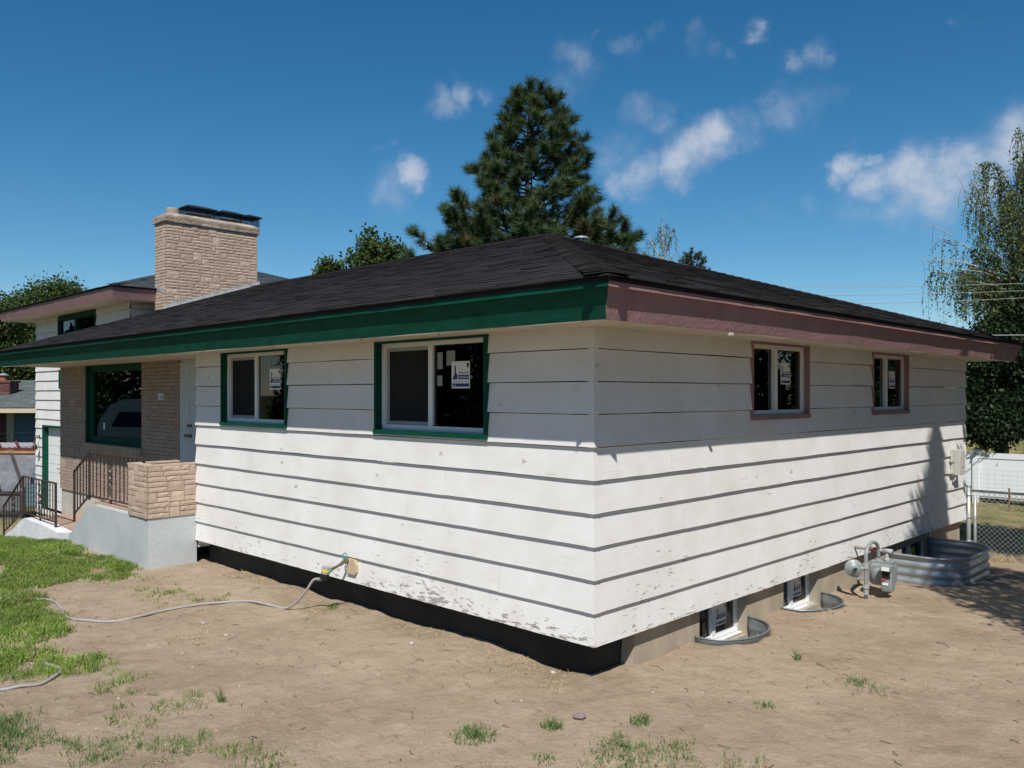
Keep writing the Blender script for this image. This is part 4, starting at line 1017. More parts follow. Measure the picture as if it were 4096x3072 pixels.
# ---- gas meter
gm = thing('gas_meter', 'grey gas meter with round regulator and arched pipe on the side wall', 'gas meter', loc=(.31, 4.7, -.36)); GL = Vector((.31, 4.7, -.36))
def gpart(mb, name, k, parent=None, smooth=True):
    mb.v = [(a-GL.x, b-GL.y, c-GL.z) for a, b, c in mb.v]; return mb.build(name, k, parent or gm, smooth)
arch = [(.31, 4.60, -.42), (.31, 4.60, -.2), (.31, 4.60, .10)]
for k in range(1, 12):
    a = math.pi * k / 12; t = k/12; arch.append((.31 - .01*t, 4.80 - .20*math.cos(a) , .10 + .145*math.sin(a)))
arch += [(.30, 5.0, .08), (.30, 5.0, .0)]
mb = MB(); mb.tube(arch, .021, 12); gpart(mb, 'pipe', 'meter_grey')
mb = MB(); mb.cyl((.31,4.60,-.03),(.31,4.60,.03),.032,10); mb.cyl((.31,4.60,-.26),(.31,4.60,-.22),.036,8); mb.cyl((.31,4.60,-.33),(.31,4.60,-.27),.030,8); mb.cyl((.30,5.0,-.01),(.30,5.0,.03),.034,10); mb.cyl((.40,5.0,-.01),(.40,5.0,.03),.034,10)
gpart(mb, 'union', 'pipe_grey', smooth=False)
mb = MB(); mb.tube([(-.02,5.0,.125),(.40,5.0,.125),(.44,5.0,.125)], .019, 12); mb.tube([(.40,5.0,.125),(.40,5.0,-.02)], .019, 12); mb.cyl((.36,5.0,.125),(.46,5.0,.125),.030,10); mb.tube([(.40,5.0,.05),(.40,5.0,.0)],[.024,.04],12); gpart(mb, 'house_pipe', 'pipe_grey')
mb = MB(); mb.cyl((.20,5.0,.125),(.29,5.0,.125),.030,10); gpart(mb, 'coupling', 'rust')
# regulator: two dished discs facing the street, spring cap on top
mb = MB(); c = Vector((.20, 4.52, -.03)); ax = Vector((.55, -.80, .05)).normalized()
mb.tube([c-ax*.035, c-ax*.03, c-ax*.008, c-ax*.006, c+ax*.006, c+ax*.008, c+ax*.03, c+ax*.05, c+ax*.052], [.03, .065, .085, .10, .10, .085, .065, .03, .0], 28)
rg = mb.build('regulator', 'meter_grey', None, True); rg.data.transform(Matrix.Translation(-GL)); rg.parent = gm
mb = MB(); mb.tube([c+ax*.045, c+ax*.085], [.026, .024], 14); mb.tube([(.21,4.54,-.04),(.31,4.60,-.03)], .024, 10); mb.tube([c+Vector((0,0,-.09)), c+Vector((.03,.03,-.13)), (.31,4.60,-.14)], .012, 8); gpart(mb, 'regulator_neck', 'meter_grey', rg)
mb = MB(); mb.tube([c+ax*.080, c+ax*.088], [.018, .018], 12); gpart(mb, 'vent', 'dark_plastic', rg)
# meter body: rounded case with a front bulge
def rbox(mb, x0, x1, y0, y1, z0, z1, r=.04, n=4):
    cx = [(x1-r, z1-r, 0), (x0+r, z1-r, 90), (x0+r, z0+r, 180), (x1-r, z0+r, 270)]; prof = []
    for X, Z, a0 in cx:
        for k in range(n+1): a = math.radians(a0 + 90*k/n); prof.append((X + r*math.cos(a), Z + r*math.sin(a)))
    q = len(prof); mx_ = ((x0+x1)/2, (z0+z1)/2); ins = r*.45
    def ring(y, k): return [(mx_[0]+(x-mx_[0])*k, y, mx_[1]+(z-mx_[1])*k) for x, z in prof]
    kk = 1 - ins/((x1-x0)/2)
    V = ring(y0, kk) + ring(y0+ins*.6, 1) + ring(y1-ins*.6, 1) + ring(y1, kk)
    F = [tuple(range(q)), tuple(reversed(range(3*q, 4*q)))]
    for j in range(3): F += [(j*q+i, (j+1)*q+i, (j+1)*q+(i+1)%q, j*q+(i+1)%q) for i in range(q)]
    mb.add(V, F)
mb = MB(); rbox(mb, .225, .475, 4.90, 5.12, -.27, -.02, .05); mb.box(.235, .465, 4.93, 5.09, -.03, .004); gpart(mb, 'meter_body', 'meter_grey', smooth=False)
mb = MB(); mb.tube([(.35, 4.90, -.15), (.35, 4.87, -.15), (.35, 4.85, -.15)], [.095, .092, .07], 24); gpart(mb, 'case_cover', 'meter_grey')
mb = MB(); rbox(mb, .40, .52, 4.80, 4.93, -.31, -.05, .03); gpart(mb, 'index_box', 'meter_grey', smooth=False)
mb = MB(); mb.box(.415, .505, 4.792, 4.80, -.155, -.075); gpart(mb, 'dial_window', 'dark_plastic', smooth=False)
mb = MB(); mb.box(.40, .52, 4.76, 4.90, -.065, -.01); gpart(mb, 'label_card', 'meter_grey', smooth=False)
mb = MB(); mb.box(.425, .51, 4.752, 4.758, -.062, -.018); gpart(mb, 'white_label', 'white_label', smooth=False)
mb = MB(); mb.box(.420, .485, 4.792, 4.798, -.235, -.205); gpart(mb, 'white_label', 'white_label', smooth=False)
mb = MB(); mb.box(.415, .455, 4.788, 4.797, -.185, -.16); gpart(mb, 'red_label', 'red_label', smooth=False)
# pipe sleeve in the ground next to it
mb = MB(); mb.tube([(-.02, 4.98, .125), (-.02, 4.98, .125)], .001, 4)

# ---- electrical / phone box on the far end of the side wall
ub = thing('utility_box', 'beige utility box mounted on the far end of the side wall', 'utility box', loc=(.02, 8.62, .9))
mb = MB(); mb.box(.02, .12, -.01, .20, -.15, .22); mb.box(.12, .133, -.003, .193, -.14, .21); mb.box(.02, .10, -.01, .20, .22, .232); mb.build('box_body', 'box_beige', ub)
mb = MB(); mb.box(0, .05, -.10, -.02, .05, .09); mb.box(0, .05, -.10, -.02, -.13, -.09); mb.box(.01, .04, -.07, -.04, -.16, .24); mb.build('bracket', 'box_beige', ub)
mb = MB(); mb.tube([(.05, .02, -.17), (.05, .02, -.21), (.02, .02, -.25)], .014, 8); mb.build('conduit', 'box_beige', ub)
mb = MB(); mb.box(.133, .14, .08, .14, -.03, -.01); mb.build('latch', 'pipe_grey', ub)

# ---- window wells
def well(label, path, zr, depth, mats, rim=.012, ribs=3, loc=None, amp=.012, group='galvanised window wells along the side wall', rimname='galvanised_bright'):
    o = thing('window_well', label, 'window well', group, loc=loc)
    P = [Vector((x, y, 0)) for x, y in path]; n = len(P); rows = 26; V = []; F = []
    nr = []
    for i in range(n):
        d = (P[min(i+1,n-1)] - P[max(i-1,0)]).normalized(); nr.append(Vector((d.y, -d.x, 0)))
    for j in range(rows+1):
        z = zr - depth*j/rows
        off = amp * math.cos(j/rows * ribs * 2*math.pi) - amp
        for i in range(n): V.append(P[i] + nr[i]*off + Vector((0,0,z)) - Vector(loc))
    for j in range(rows):
        for i in range(n-1): a = j*n+i; F.append((a, a+1, a+1+n, a+n))
    mb = MB(); mb.add(V, F); w = mb.build('corrugated_wall', mats, o, True)
    sol = w.modifiers.new('sheet', 'SOLIDIFY'); sol.thickness = .002
    mb = MB(); mb.tube([p + Vector((0,0,zr)) - Vector(loc) for p in P], rim, 8); mb.build('rim', rimname, o, True)
    return o
for (cx_, cy_, ax_, ay_, zr), lb_ in zip(WELLS, ('small half-round steel window well nearest the corner of the house', 'small half-round steel window well between the first well and the gas meter')):
    path = [(cx_ + ax_*abs(math.sin(t))**.9 , cy_ - ay_*math.cos(t)) for t in [math.pi*i/28 for i in range(29)]]
    well(lb_, path, zr, .55, 'galvanised', .009, 3, loc=(cx_+.2, cy_, zr), amp=.008, rimname='galvanised')
def rrect(x0, x1, y0, y1, r):
    p = [(x0, y0)]; p += [(x1-r+r*math.sin(a), y0+r-r*math.cos(a)) for a in [math.pi/2*i/14 for i in range(15)]]
    p += [(x1-r+r*math.cos(a), y1-r+r*math.sin(a)) for a in [math.pi/2*i/14 for i in range(15)]]; p += [(x0, y1)]
    out = []
    for a, b in zip(p[:-1], p[1:]):
        k = max(1, int(math.dist(a, b)/.08)); out += [(a[0]+(b[0]-a[0])*i/k, a[1]+(b[1]-a[1])*i/k) for i in range(k)]
    return out + [p[-1]]
wl = well('large corrugated steel window well standing proud of the ground beside the chain-link fence', rrect(-.05, .86, 6.18, 7.80, .44), -.115, .66, 'galvanised_bright', .016, 6, loc=(.3, 7.0, -.12), amp=.014)
mb = MB(); mb.box(-.36, -.33, .80, .84, -.3, .10); mb.build('flange', 'galvanised_bright', wl)
rr = random.Random(8)

# ---- white rag / stone on the second sill
def stone(name, x, y, r, k, label, sx=1., z=None, seed=0):
    import bmesh
    bm = bmesh.new(); bmesh.ops.create_icosphere(bm, subdivisions=3, radius=r)
    for v in bm.verts:
        f = 1 + .35*noise.noise(v.co/r*.9 + Vector((seed*7, 0, 0))) + .12*noise.noise(v.co/r*2.6 + Vector((seed, 3, 0))); v.co = Vector((v.co.x*f*sx, v.co.y*f, v.co.z*f*.6))
    me = bpy.data.meshes.new(name); bm.to_mesh(me); bm.free(); me.materials.append(M[k])
    for p in me.polygons: p.use_smooth = True
    o = bpy.data.objects.new(name, me); COL.objects.link(o); o.location = (x, y, (ground_h(x, y) if z is None else z) + r*.3); o.rotation_euler = (0, 0, seed*1.3)
    return tag(o, label, 'stone')
stone('stone', -.09, 4.05, .035, 'rock_white', 'cream stone lying on the sill of the second basement window', 1.2, -.42, 1)
stone('stone', -.44, .02, .026, 'rock_white', 'pale stone at the foot of the front foundation near the corner', 1.1, None, 2)
stone('stone', .343, -.587, .036, 'rock_mauve', 'flat mauve stone on the dirt between two grass tufts', 1.2, None, 3)
stone('stone', -.182, -.632, .014, 'rock_white', 'little white stone on the bare dirt in front of the corner', 1., None, 4)
stone('stone', -3.913, -1.319, .022, 'rock', 'small round tan stone just below the garden hose', 1., None, 5)
stone('stone', -3.36, -1.355, .018, 'rock_white', 'small white stone among the straw right of the hose stone', 1., None, 6)
stone('stone', -1.85, -.33, .022, 'rock_white', 'whitish stone in the dirt under the flaking lowest board', 1.3, None, 7)

# ---------------------------------------------------------------- fences
cf = thing('chain_link_fence', 'grey chain-link fence running right from the rear corner of the house', 'fence', loc=(-.0, 9.5, -.5))
def cpart(mb, name, k='chain_link', smooth=True): mb.v = [(a, b-9.5, c+.5) for a, b, c in mb.v]; return mb.build(name, k, cf, smooth)
mb = MB(); mb.cyl((.02, 9.46, -.9), (.02, 9.46, .50), .036, 12); mb.tube([(.02,9.46,.50),(.02,9.46,.52),(.02,9.46,.535)], [.04,.035,.01], 12); cpart(mb, 'post')
mb = MB(); mb.cyl((.115, 9.46, -.9), (.115, 9.46, .37), .022, 12); cpart(mb, 'post')
mb = MB(); mb.cyl((.03, 9.46, .445), (6.5, 9.5, .445), .021, 10); cpart(mb, 'top_rail')
for x in (3.0, 6.0): mb = MB(); mb.cyl((x, 9.5, -.9), (x, 9.5, .46), .025, 12); cpart(mb, 'post')
mb = MB()
for z in (.37, .02, -.36): mb.cyl((.02, 9.46, z-.012), (.02, 9.46, z+.012), .042, 12); mb.cyl((.05, 9.46, z), (.12, 9.46, z), .01, 6)
cpart(mb, 'clamp')
mb = MB(); x0, x1, z0, z1 = .13, 6.0, -.62, .44; c_ = .068; H = z1 - z0; k = x0 - H; rr = random.Random(3)
while k < x1:
    for s in (1, -1):
        t0, t1 = max(0, x0-k), min(H, x1-k)
        if t1 > t0:
            a = (k+t0, 9.485+.004*s, z0+t0 if s == 1 else z1-t0); b = (k+t1, 9.485+.004*s, z0+t1 if s == 1 else z1-t1); mb.bar(a, b, .0042, .0042)
    k += c_*1.1
cpart(mb, 'wire_mesh', smooth=False)

VY = 17.4
vf = thing('vinyl_fence', 'white vinyl privacy fence across the far side of the back yard', 'fence', loc=(0, VY, -.6))
mb = MB()
for x in np.arange(-11.24, 12, 2.3): mb.box(x+.07, x+2.24, -.02, .02, .06, 1.14)
mb.build('panel', 'vinyl_fence', vf)
for x in np.arange(-11.24, 12, 2.3):
    mb = MB(); mb.box(x-.065, x+.065, -.065, .065, -.1, 1.22); mb.add([(x-.08,-.08,1.22),(x+.08,-.08,1.22),(x+.08,.08,1.22),(x-.08,.08,1.22),(x,0,1.28)], [(0,1,4),(1,2,4),(2,3,4),(3,0,4)]); mb.build('post', 'vinyl_fence', vf)
for z in (1.02, .10): mb = MB(); mb.box(-11.7, 11.4, -.035, .035, z, z+.13); mb.build('rail', 'vinyl_fence', vf)
# low wire fence in front
wf = thing('wire_fence', 'low rusty wire fence on thin stakes in front of the white fence', 'fence', loc=(0, 16.3, -.6))
for x, h in ((-2.6, .9), (-1.06, .30+.14), (-.70, .72), (1.0, .8), (2.8, .8)): mb = MB(); mb.box(x-.018, x+.018, -.01, .01, -.1, h); mb.build('stake', 'rust', wf)
mb = MB()
for z in np.arange(.02, .85, .10): mb.bar((-6, 0, z), (5, 0, z+.02*math.sin(z*9)), .003, .003)
for x in np.arange(-6, 5, .15): mb.bar((x, 0, 0), (x+.01, 0, .82), .003, .003)
mb.build('wire_mesh', 'wire', wf)

# ---------------------------------------------------------------- neighbour's house and greenhouse at left (aligned across the view)
ROT = R(44.32)
NB = Matrix.Translation((CAM.x, CAM.y, 0)) @ Matrix.Rotation(ROT, 4, 'Z')        # local x across, y away
def world(x, y, z=0): return NB @ Vector((x, y, z))
def nthing(name, label, cat, x, y, z, group=None): p = world(x, y, z); return thing(name, label, cat, group, loc=p, rotz=ROT)
nh = nthing('neighbour_house', 'brick and blue-grey neighbouring house with green-grey roof seen past the left end', 'house', -18.85, 31, -2.2)
# local: x lateral from -18, y from 31, z from -2.2
def npart(mb, name, k, par=None, smooth=False): return mb.build(name, k, par or nh, smooth)
mb = MB(); rr = random.Random(13); z_e = 1.46 + 2.2
mb.add([(-4,-.9,z_e),(9,-.9,z_e),(9,4,z_e+1.05),(-4,4,z_e+1.05),(9,9,z_e),(-4,9,z_e)], [(0,1,2,3),(3,2,4,5)])
mb.add([(-4,-.9,z_e-.03),(9,-.9,z_e-.03),(9,9,z_e-.03),(-4,9,z_e-.03)], [(0,1,2,3)])
nr_ = mb.build('roof', 'neigh_roof' if 'neigh_roof' in M else 'roof_deck', nh)
M['neigh_roof'] = mat('neigh_roof', (.115, .135, .135), .93, .25, 10, .004, 60, island=.2)
mb = MB(); c2_ = math.sqrt(1+ (1.05/4.9)**2)
shingles(mb, (-4,-.95,z_e+.02), (1,0,0), (0, 1/c2_, 1.05/4.9/c2_), 13, 4.95*c2_, lambda d: (0, 13), rr, expo=.16, tab=.4)
mb.build('shingles', 'neigh_roof', nr_)
mb = MB(); mb.box(-4, 9, -.98, -.90, z_e-.16, z_e-.005); npart(mb, 'fascia', 'cream_trim')
mb = MB(); mb.box(.3, 9, .2, .4, 0, z_e-.04); 
for z in np.arange(.0, z_e, .17): mb.add([(.31,.2,z),(9,.2,z),(9,.185,z),(.31,.185,z),(.31,.2,z+.16),(9,.2,z+.16)], [(3,2,5,4),(0,1,2,3)])
npart(mb, 'wall', 'blue_wall')
mb = MB(); ashlar(mb, (-4, .2, 0), (1,0,0), (0,-1,0), 4.05, z_e-.05, .085, random.Random(2), lmin=.2, lmax=.24, big=0, rough=False, gap=.012); mb.box(-4, .05, .21, .4, 0, z_e-.05)
npart(mb, 'brick_wall', 'red_brick')
mb = MB(); mb.box(.05, .3, .1, .35, 0, z_e-.04); npart(mb, 'corner_post', 'cream_trim')
mb = MB(); ashlar(mb, (-1.35, 1.2, z_e-.1), (1,0,0), (0,-1,0), .85, 1.05, .085, random.Random(3), lmin=.2, lmax=.24, big=0, rough=False, gap=.012); ashlar(mb, (-.5, 1.2, z_e-.1), (0,1,0), (1,0,0), .6, 1.05, .085, random.Random(3), lmin=.2, lmax=.24, big=0, rough=False, gap=.012); mb.box(-1.34, -.51, 1.21, 1.8, z_e-.1, z_e+.96)
mb.box(-1.4, -.45, 1.15, 1.85, z_e+.955, z_e+1.03)
nc = npart(mb, 'chimney', 'red_brick')
mb = MB(); mb.tube([(-.92,1.5,z_e+1.02),(-.92,1.5,z_e+1.22)], .13, 12); mb.build('flue', 'clay', nc); mb = MB(); mb.tube([(-.92,1.5,z_e+1.24),(-.92,1.5,z_e+1.30),(-.92,1.5,z_e+1.34)], [.20,.12,.02], 12); mb.build('flue_hat', 'galvanised_bright', nc)
mb = MB(); mb.box(-1.38, -.47, 1.02, 1.16, z_e+.36, z_e+.44); mb.build('flashing', 'flashing', nc)
# string of bulbs under its eave
sl = nthing('string_lights', 'string of small bulbs hanging across the blue neighbouring house', 'string lights', -16, 29.8, .6)
mb = MB(); mb.tube([(-4 + i*.5, 0, .03*math.cos(i*.9)) for i in range(18)], .008, 4); mb.tube([(-4 + i*.5, .3, -.22 + .02*math.cos(i)) for i in range(18)], .006, 4); mb.build('cable', 'iron_black', sl)
for x in (-3.2, -1.95, -.95, .1): mb = MB(); mb.tube([(x,0,.02),(x,0,-.06),(x,0,-.12),(x,0,-.19),(x,0,-.23)], [.012,.03,.028,.045,.01], 10); mb.build('bulb', 'iron_black', sl)
# lean-to greenhouse with lattice roof
gh = nthing('greenhouse', 'weathered greenhouse with lattice roof, red rafters and cloudy panels below the neighbouring roof', 'greenhouse', -14.35, 25, -2.1)
def gp(mb, name, k): return mb.build(name, k, gh)
zt = 2.1 + .27
mb = MB(); mb.bar((-4, 0, zt), (.3, -.05, zt-.02), .10, .09); gp(mb, 'beam', 'orange_wood')
mb = MB(); mb.bar((-4, -.03, zt+.09), (.3, -.08, zt+.07), .08, .06); gp(mb, 'beam', 'red_wood')
for x in (-3.1, -2.55, -2.0, -1.45, -.9, -.35, .2): mb = MB(); mb.bar((x-.02, -.06, zt+.13), (x*1.064-1.06, 1.6, zt+.19), .07, .05); gp(mb, 'rafter', 'red_wood')
mb = MB(); k = -6.
sl_ = .46/1.6
while k < 1.5:
    for s in (1, -1):
        a = (k, 0, zt+.10); b = (k + s*1.5, 1.6, zt+.16)
        if -4.2 < min(a[0], b[0]) and max(a[0], b[0]) < .5: mb.bar(a, b, .05, .01)
    k += .17
gp(mb, 'lattice', 'lattice')
mb = MB(); mb.quad((-4, .02, zt+.06), (.4, .02, zt+.06), (.4, 1.6, zt+.12), (-4, 1.6, zt+.12)); gp(mb, 'roof_sheet', 'poly_panel')
mb = MB(); mb.quad((-4, -.9, zt-1.12), (.3, -.9, zt-1.12), (.3, -.02, zt-.06), (-4, -.02, zt-.06)); gp(mb, 'sloped_panel', 'poly_panel')
for x in (-3.2, -2.5, -1.8, -1.1, -.4, .3): mb = MB(); mb.bar((x, -.93, zt-1.08), (x-.9, -.05, zt-.04), .07, .05); gp(mb, 'glazing_bar', 'dark_board')
mb = MB(); mb.bar((-4, -.93, zt-1.13), (.3, -.93, zt-1.13), .09, .07); gp(mb, 'ledge', 'dark_board')
mb = MB(); mb.box(-4, .3, -.92, -.88, .35, zt-1.16); gp(mb, 'front_panel', 'poly_panel')
mb = MB(); mb.box(-4, .3, -1.0, -.93, .62, .72); mb.box(-4, .3, -1.0, -.93, .30, .40); gp(mb, 'crosspiece', 'dark_board')
mb = MB(); mb.box(-4, .5, -1.35, -1.28, .28, .40); mb.box(-4, .5, -1.35, -1.28, .10, .17); gp(mb, 'crosspiece', 'orange_wood')
for x in (-3.9, -2.5, -1.1, .25): mb = MB(); mb.box(x-.04, x+.04, -1.0, -.92, -.3, zt-1.1); gp(mb, 'post', 'dark_board')

# ---------------------------------------------------------------- trees
def leaves(name, C, size, m, parent, rng_, aspect=.55, droop=0.):
    C = np.asarray(C); n = len(C); r = np.random.default_rng(rng_)
    d = r.normal(size=(n,3)); d[:,2] -= droop; d /= np.linalg.norm(d, axis=1)[:,None]
    e = r.normal(size=(n,3)); e -= d * (e*d).sum(1)[:,None]; e /= np.linalg.norm(e, axis=1)[:,None]
    s = size * r.uniform(.6, 1.3, n)[:,None]
    V = np.stack([C, C + d*s*.5 + e*s*aspect*.5, C + d*s, C + d*s*.5 - e*s*aspect*.5], 1).reshape(-1,3)
    F = np.arange(n*4).reshape(-1,4)
    return arr_mesh(name, V, F, m, parent)
def needles(C, D, L, per, wid, r):
    """tufts at C pointing along D"""
    C = np.asarray(C); D = np.asarray(D); n = len(C)
    c = np.repeat(C, per, 0); d = np.repeat(D, per, 0); t = r.uniform(-.55, .35, (n*per,1)) * L
    v = r.normal(size=(n*per,3)); v -= d * (v*d).sum(1)[:,None]; v /= np.linalg.norm(v, axis=1)[:,None]
    dirn = d * r.uniform(.25, 1.3, (n*per,1)) + v; dirn /= np.linalg.norm(dirn, axis=1)[:,None]
    w = np.cross(dirn, r.normal(size=dirn.shape)); w /= np.linalg.norm(w, axis=1)[:,None]
    ln = L * r.uniform(.75, 1.15, (n*per,1)); b = c + d*t*.9
    V = np.stack([b - w*wid, b + w*wid, b + dirn*ln], 1).reshape(-1,3)
    return V
def limb(mb, P, r0, r1, n=6): k = len(P); mb.tube(P, [r0 + (r1-r0)*i/(k-1) for i in range(k)], n, cap=False)

# ponderosa pine behind the ridge
def pine(label, d, lat, zb, prof, zlow, height, tl, per, seed, dens=1.0, trunk=.2, wid=.006, matk='pine_needles', group=None):
    p = world(lat, d, zb); o = thing('pine_tree', label, 'tree', group, loc=p, rotz=ROT); r = np.random.default_rng(seed); q = random.Random(seed)
    mb = MB(); hh = np.linspace(0, height*.98, 14)
    limb(mb, [(.12*math.sin(h*.5), 0, h) for h in hh], trunk, .03, 10)
    Cs, Ds = [], []
    def prf(z, side):
        for (za, la, ra), (zb2, lb2, rb2) in zip(prof[:-1], prof[1:]):
            if za <= z <= zb2: t = (z-za)/(zb2-za+1e-9); return (la+(lb2-la)*t) if side < 0 else (ra+(rb2-ra)*t)
        return .2
    z = zlow
    while z < height - .3:
        nb = q.randint(6, 7); a0_ = q.uniform(0, 6.28)
        for k in range(nb):
            a = a0_ + (k + q.uniform(-.3, .3))*2*math.pi/nb; cs_, sn = math.cos(a), math.sin(a)
            Rm = prf(z, cs_) if abs(cs_) > .1 else .5*(prf(z,1)+prf(z,-1))
            Rm = abs(Rm) * q.uniform(.62, .92) * (.85 + .15*abs(cs_))
            if Rm < .15: continue
            rise = .35*Rm*q.uniform(.5, 1.1); pts = []
            z0 = z - rise*.9
            for i in range(6):
                t = i/5; pts.append(Vector((cs_*Rm*t, sn*Rm*t, z0 + rise*(t**1.6)*1.2 - .06*Rm*math.sin(math.pi*t))))
            limb(mb, pts, .02 + .014*Rm, .012, 5)
            m = max(2, int(Rm*2.6*dens))
            for j in range(m):
                t = .35 + .65*(j+.6)/m; ip = min(4, int(t*5)); f = t*5-ip; b = pts[ip].lerp(pts[ip+1], f)
                side = q.choice((-1, 1)); aa = a + side*q.uniform(.3, 1.1); ln = (.22+.34*Rm*(1-t)*.8)*q.uniform(.7, 1.3)
                e = b + Vector((math.cos(aa)*ln, math.sin(aa)*ln, ln*q.uniform(.2, .8)))
                limb(mb, [b, b.lerp(e, .5)+Vector((0,0,-.02)), e], .014, .008, 4)
                dv = (e-b).normalized(); dv = (dv + Vector((0,0,.7))).normalized(); Cs.append(e); Ds.append(dv)
                if ln > .5: mid = b.lerp(e, .55); Cs.append(mid + Vector((q.uniform(-.1,.1), q.uniform(-.1,.1), .1))); Ds.append((dv + Vector((q.uniform(-.6,.6), q.uniform(-.6,.6), .2))).normalized())
            Cs.append(pts[-1]); Ds.append((Vector((cs_*.6, sn*.6, .9))).normalized())
        z += q.uniform(.26, .36) / dens**.5
    for h in (height-.05, height-.3): Cs.append(Vector((.12*math.sin(h*.5),0,h))); Ds.append(Vector((0,0,1)))
    mb.build('trunk', 'bark', o, True)
    V = needles(Cs, Ds, tl, per, wid, r); arr_mesh('crown', V, np.arange(len(V)).reshape(-1,3), matk, o)
    # a few dead brown tufts
    k = [i for i in range(len(Cs)) if q.random() < .02 and Cs[i].z < height*.7]
    if k and matk == 'pine_needles':
        V = needles([Cs[i]+Vector((0,-.05,0)) for i in k], [Ds[i] for i in k], tl*1.02, per//2, wid, r); arr_mesh('dead_needles', V, np.arange(len(V)).reshape(-1,3), 'brown_leaf', o)
    return o
# profile: heights above the base with left / right reach (m) at a distance of 26 m
k26 = 26/3344*4096/2212
def hz(yD, d=26, zb=-1.0): return 1.977 + (851 - yD)*4096/2212/3344*d - zb
prof = [(0, 4.2, 4.4), (hz(545), 4.3, 4.7), (hz(500), 3.7, 4.1), (hz(470), 3.2, 3.4), (hz(430), 2.4, 2.4), (hz(400), 2.1, 2.2), (hz(350), 1.9, 2.15), (hz(310), 1.55, 1.9), (hz(270), 1.05, 1.35), (hz(240), .9, .95), (hz(215), .55, .7), (hz(195), .3, .4), (hz(178), .1, .12)]
pine('tall ponderosa pine rising behind the roof peak', 26, (1147-1106)*k26, -1.0, prof, 5.0, hz(176), .32, 150, 4, dens=1.3, wid=.0075)
pine('small dark pine top at the right above the side eave', 45, (1497-1106)*k26*45/26, -1.5, [(0,1.8,1.8),(8.8,1.6,1.6),(9.8,1.1,1.1),(10.6,.6,.6),(11.3,.12,.12)], 4.5, 1.977+(851-536)*1.8517/3344*45+1.5, .2, 40, 9, dens=1.6, trunk=.12, wid=.012, matk='dark_needles')

def leafy(name, label, d, lat, zb, blobs, n, size, matk, seed, cat='tree', trunk=.15, group=None, aspect=.6, clus=.35, extra=None, bare=None, W_=None, th=None):
    """blobs: (x, y, z, rx, ry, rz) relative to the base"""
    p = world(lat, d, zb) if W_ is None else Vector(W_); o = thing(name, label, cat, group, loc=p, rotz=ROT); r = np.random.default_rng(seed); q = random.Random(seed)
    Z = sum(b[2] for b in blobs)/len(blobs); mb = MB(); limb(mb, [(0,0,-.2),(.05,0,Z*.35),(-.05,.05,Z*.7),(0,0,Z)], trunk, trunk*.45, 8)
    C = []; tot = sum(b[3]*b[4]*b[5] for b in blobs)
    for b in blobs:
        m = max(6, int(n*b[3]*b[4]*b[5]/tot)); nc = max(4, int(m/70))
        limb(mb, [(0,0,Z*.45),(b[0]*.5,b[1]*.5,(Z*.5+b[2])*.5+.1),(b[0],b[1],b[2])], trunk*.4, .02, 5)
        cc = r.normal(size=(nc,3)); cc /= np.linalg.norm(cc,axis=1)[:,None]; cc *= r.uniform(.45, 1.0, (nc,1))**.6
        cc = cc*np.array([b[3],b[4],b[5]]) + np.array(b[:3])
        for c in cc[::3]: limb(mb, [(b[0],b[1],b[2]), tuple(c)], .018, .008, 4)
        idx = r.integers(0, nc, m); cl = clus*r.uniform(.6, 1.2, nc)[idx][:,None]
        C.append(cc[idx] + r.normal(size=(m,3))*cl*.55)
    mb.build('trunk', 'bark', o, True)
    leaves('crown', np.concatenate(C), size, matk, o, seed, aspect)
    return o
def kD(d): return d/3344*4096/2212
def zD(y, d): return 1.977 + (851-y)*1.8517/3344*d
# two deciduous tops above the front roof slope
d = 34; b = lambda x, y, rx, rz: ((x-800)*kD(d), 0, zD(y, d)+1.5, rx*kD(d), rx*kD(d), rz*kD(d))
leafy('leafy_tree', 'bushy green treetop with yellow leaves above the front roof slope left of the pine', d, (800-1106)*kD(d), -1.5, [b(815,545,38,30), b(800,520,14,20), b(775,568,28,16), b(855,560,24,22), b(820,580,50,25), b(830,620,60,40)], 9000, .17, 'maple_leaf', 3, clus=.32)
d = 36; b = lambda x, y, rx, rz: ((x-710)*kD(d), 0, zD(y, d)+1.5, rx*kD(d), rx*kD(d), rz*kD(d))
leafy('leafy_tree', 'small round treetop just right of the chimney, left of the bushy one', d, (710-1106)*kD(d), -1.5, [b(712,578,20,20), b(700,590,18,18), b(728,588,16,16), b(712,630,40,30)], 3500, .18, 'maple_leaf', 5, clus=.3)
# big trees at the far left, behind the taller block and the neighbour
d = 46; b = lambda x, y, rx, rz, yy=0: ((x-40)*kD(d), yy, zD(y, d)+3, rx*kD(d), rx*kD(d)*.8, rz*kD(d))
leafy('leafy_tree', 'broad dark green tree at the far left rising over the pink eave', d, (40-1106)*kD(d), -3, [b(120,650,62,34), b(60,690,70,48), b(0,720,80,60), b(165,640,28,22), b(100,760,90,60), b(20,790,60,40,-1)], 60000, .17, 'maple_leaf', 8, clus=.6, trunk=.35)
d = 42; b = lambda x, y, rx, rz: ((x+20-1)*kD(d), 0, zD(y, d)+3, rx*kD(d), rx*kD(d)*.8, rz*kD(d))
leafy('leafy_tree', 'dark tree at the left edge behind the neighbouring roof', d, (-20-1106)*kD(d), -3, [b(5,680,40,26), b(-30,720,60,50), b(30,800,60,28), b(0,780,70,40)], 30000, .16, 'maple_leaf', 12, clus=.55, trunk=.3)
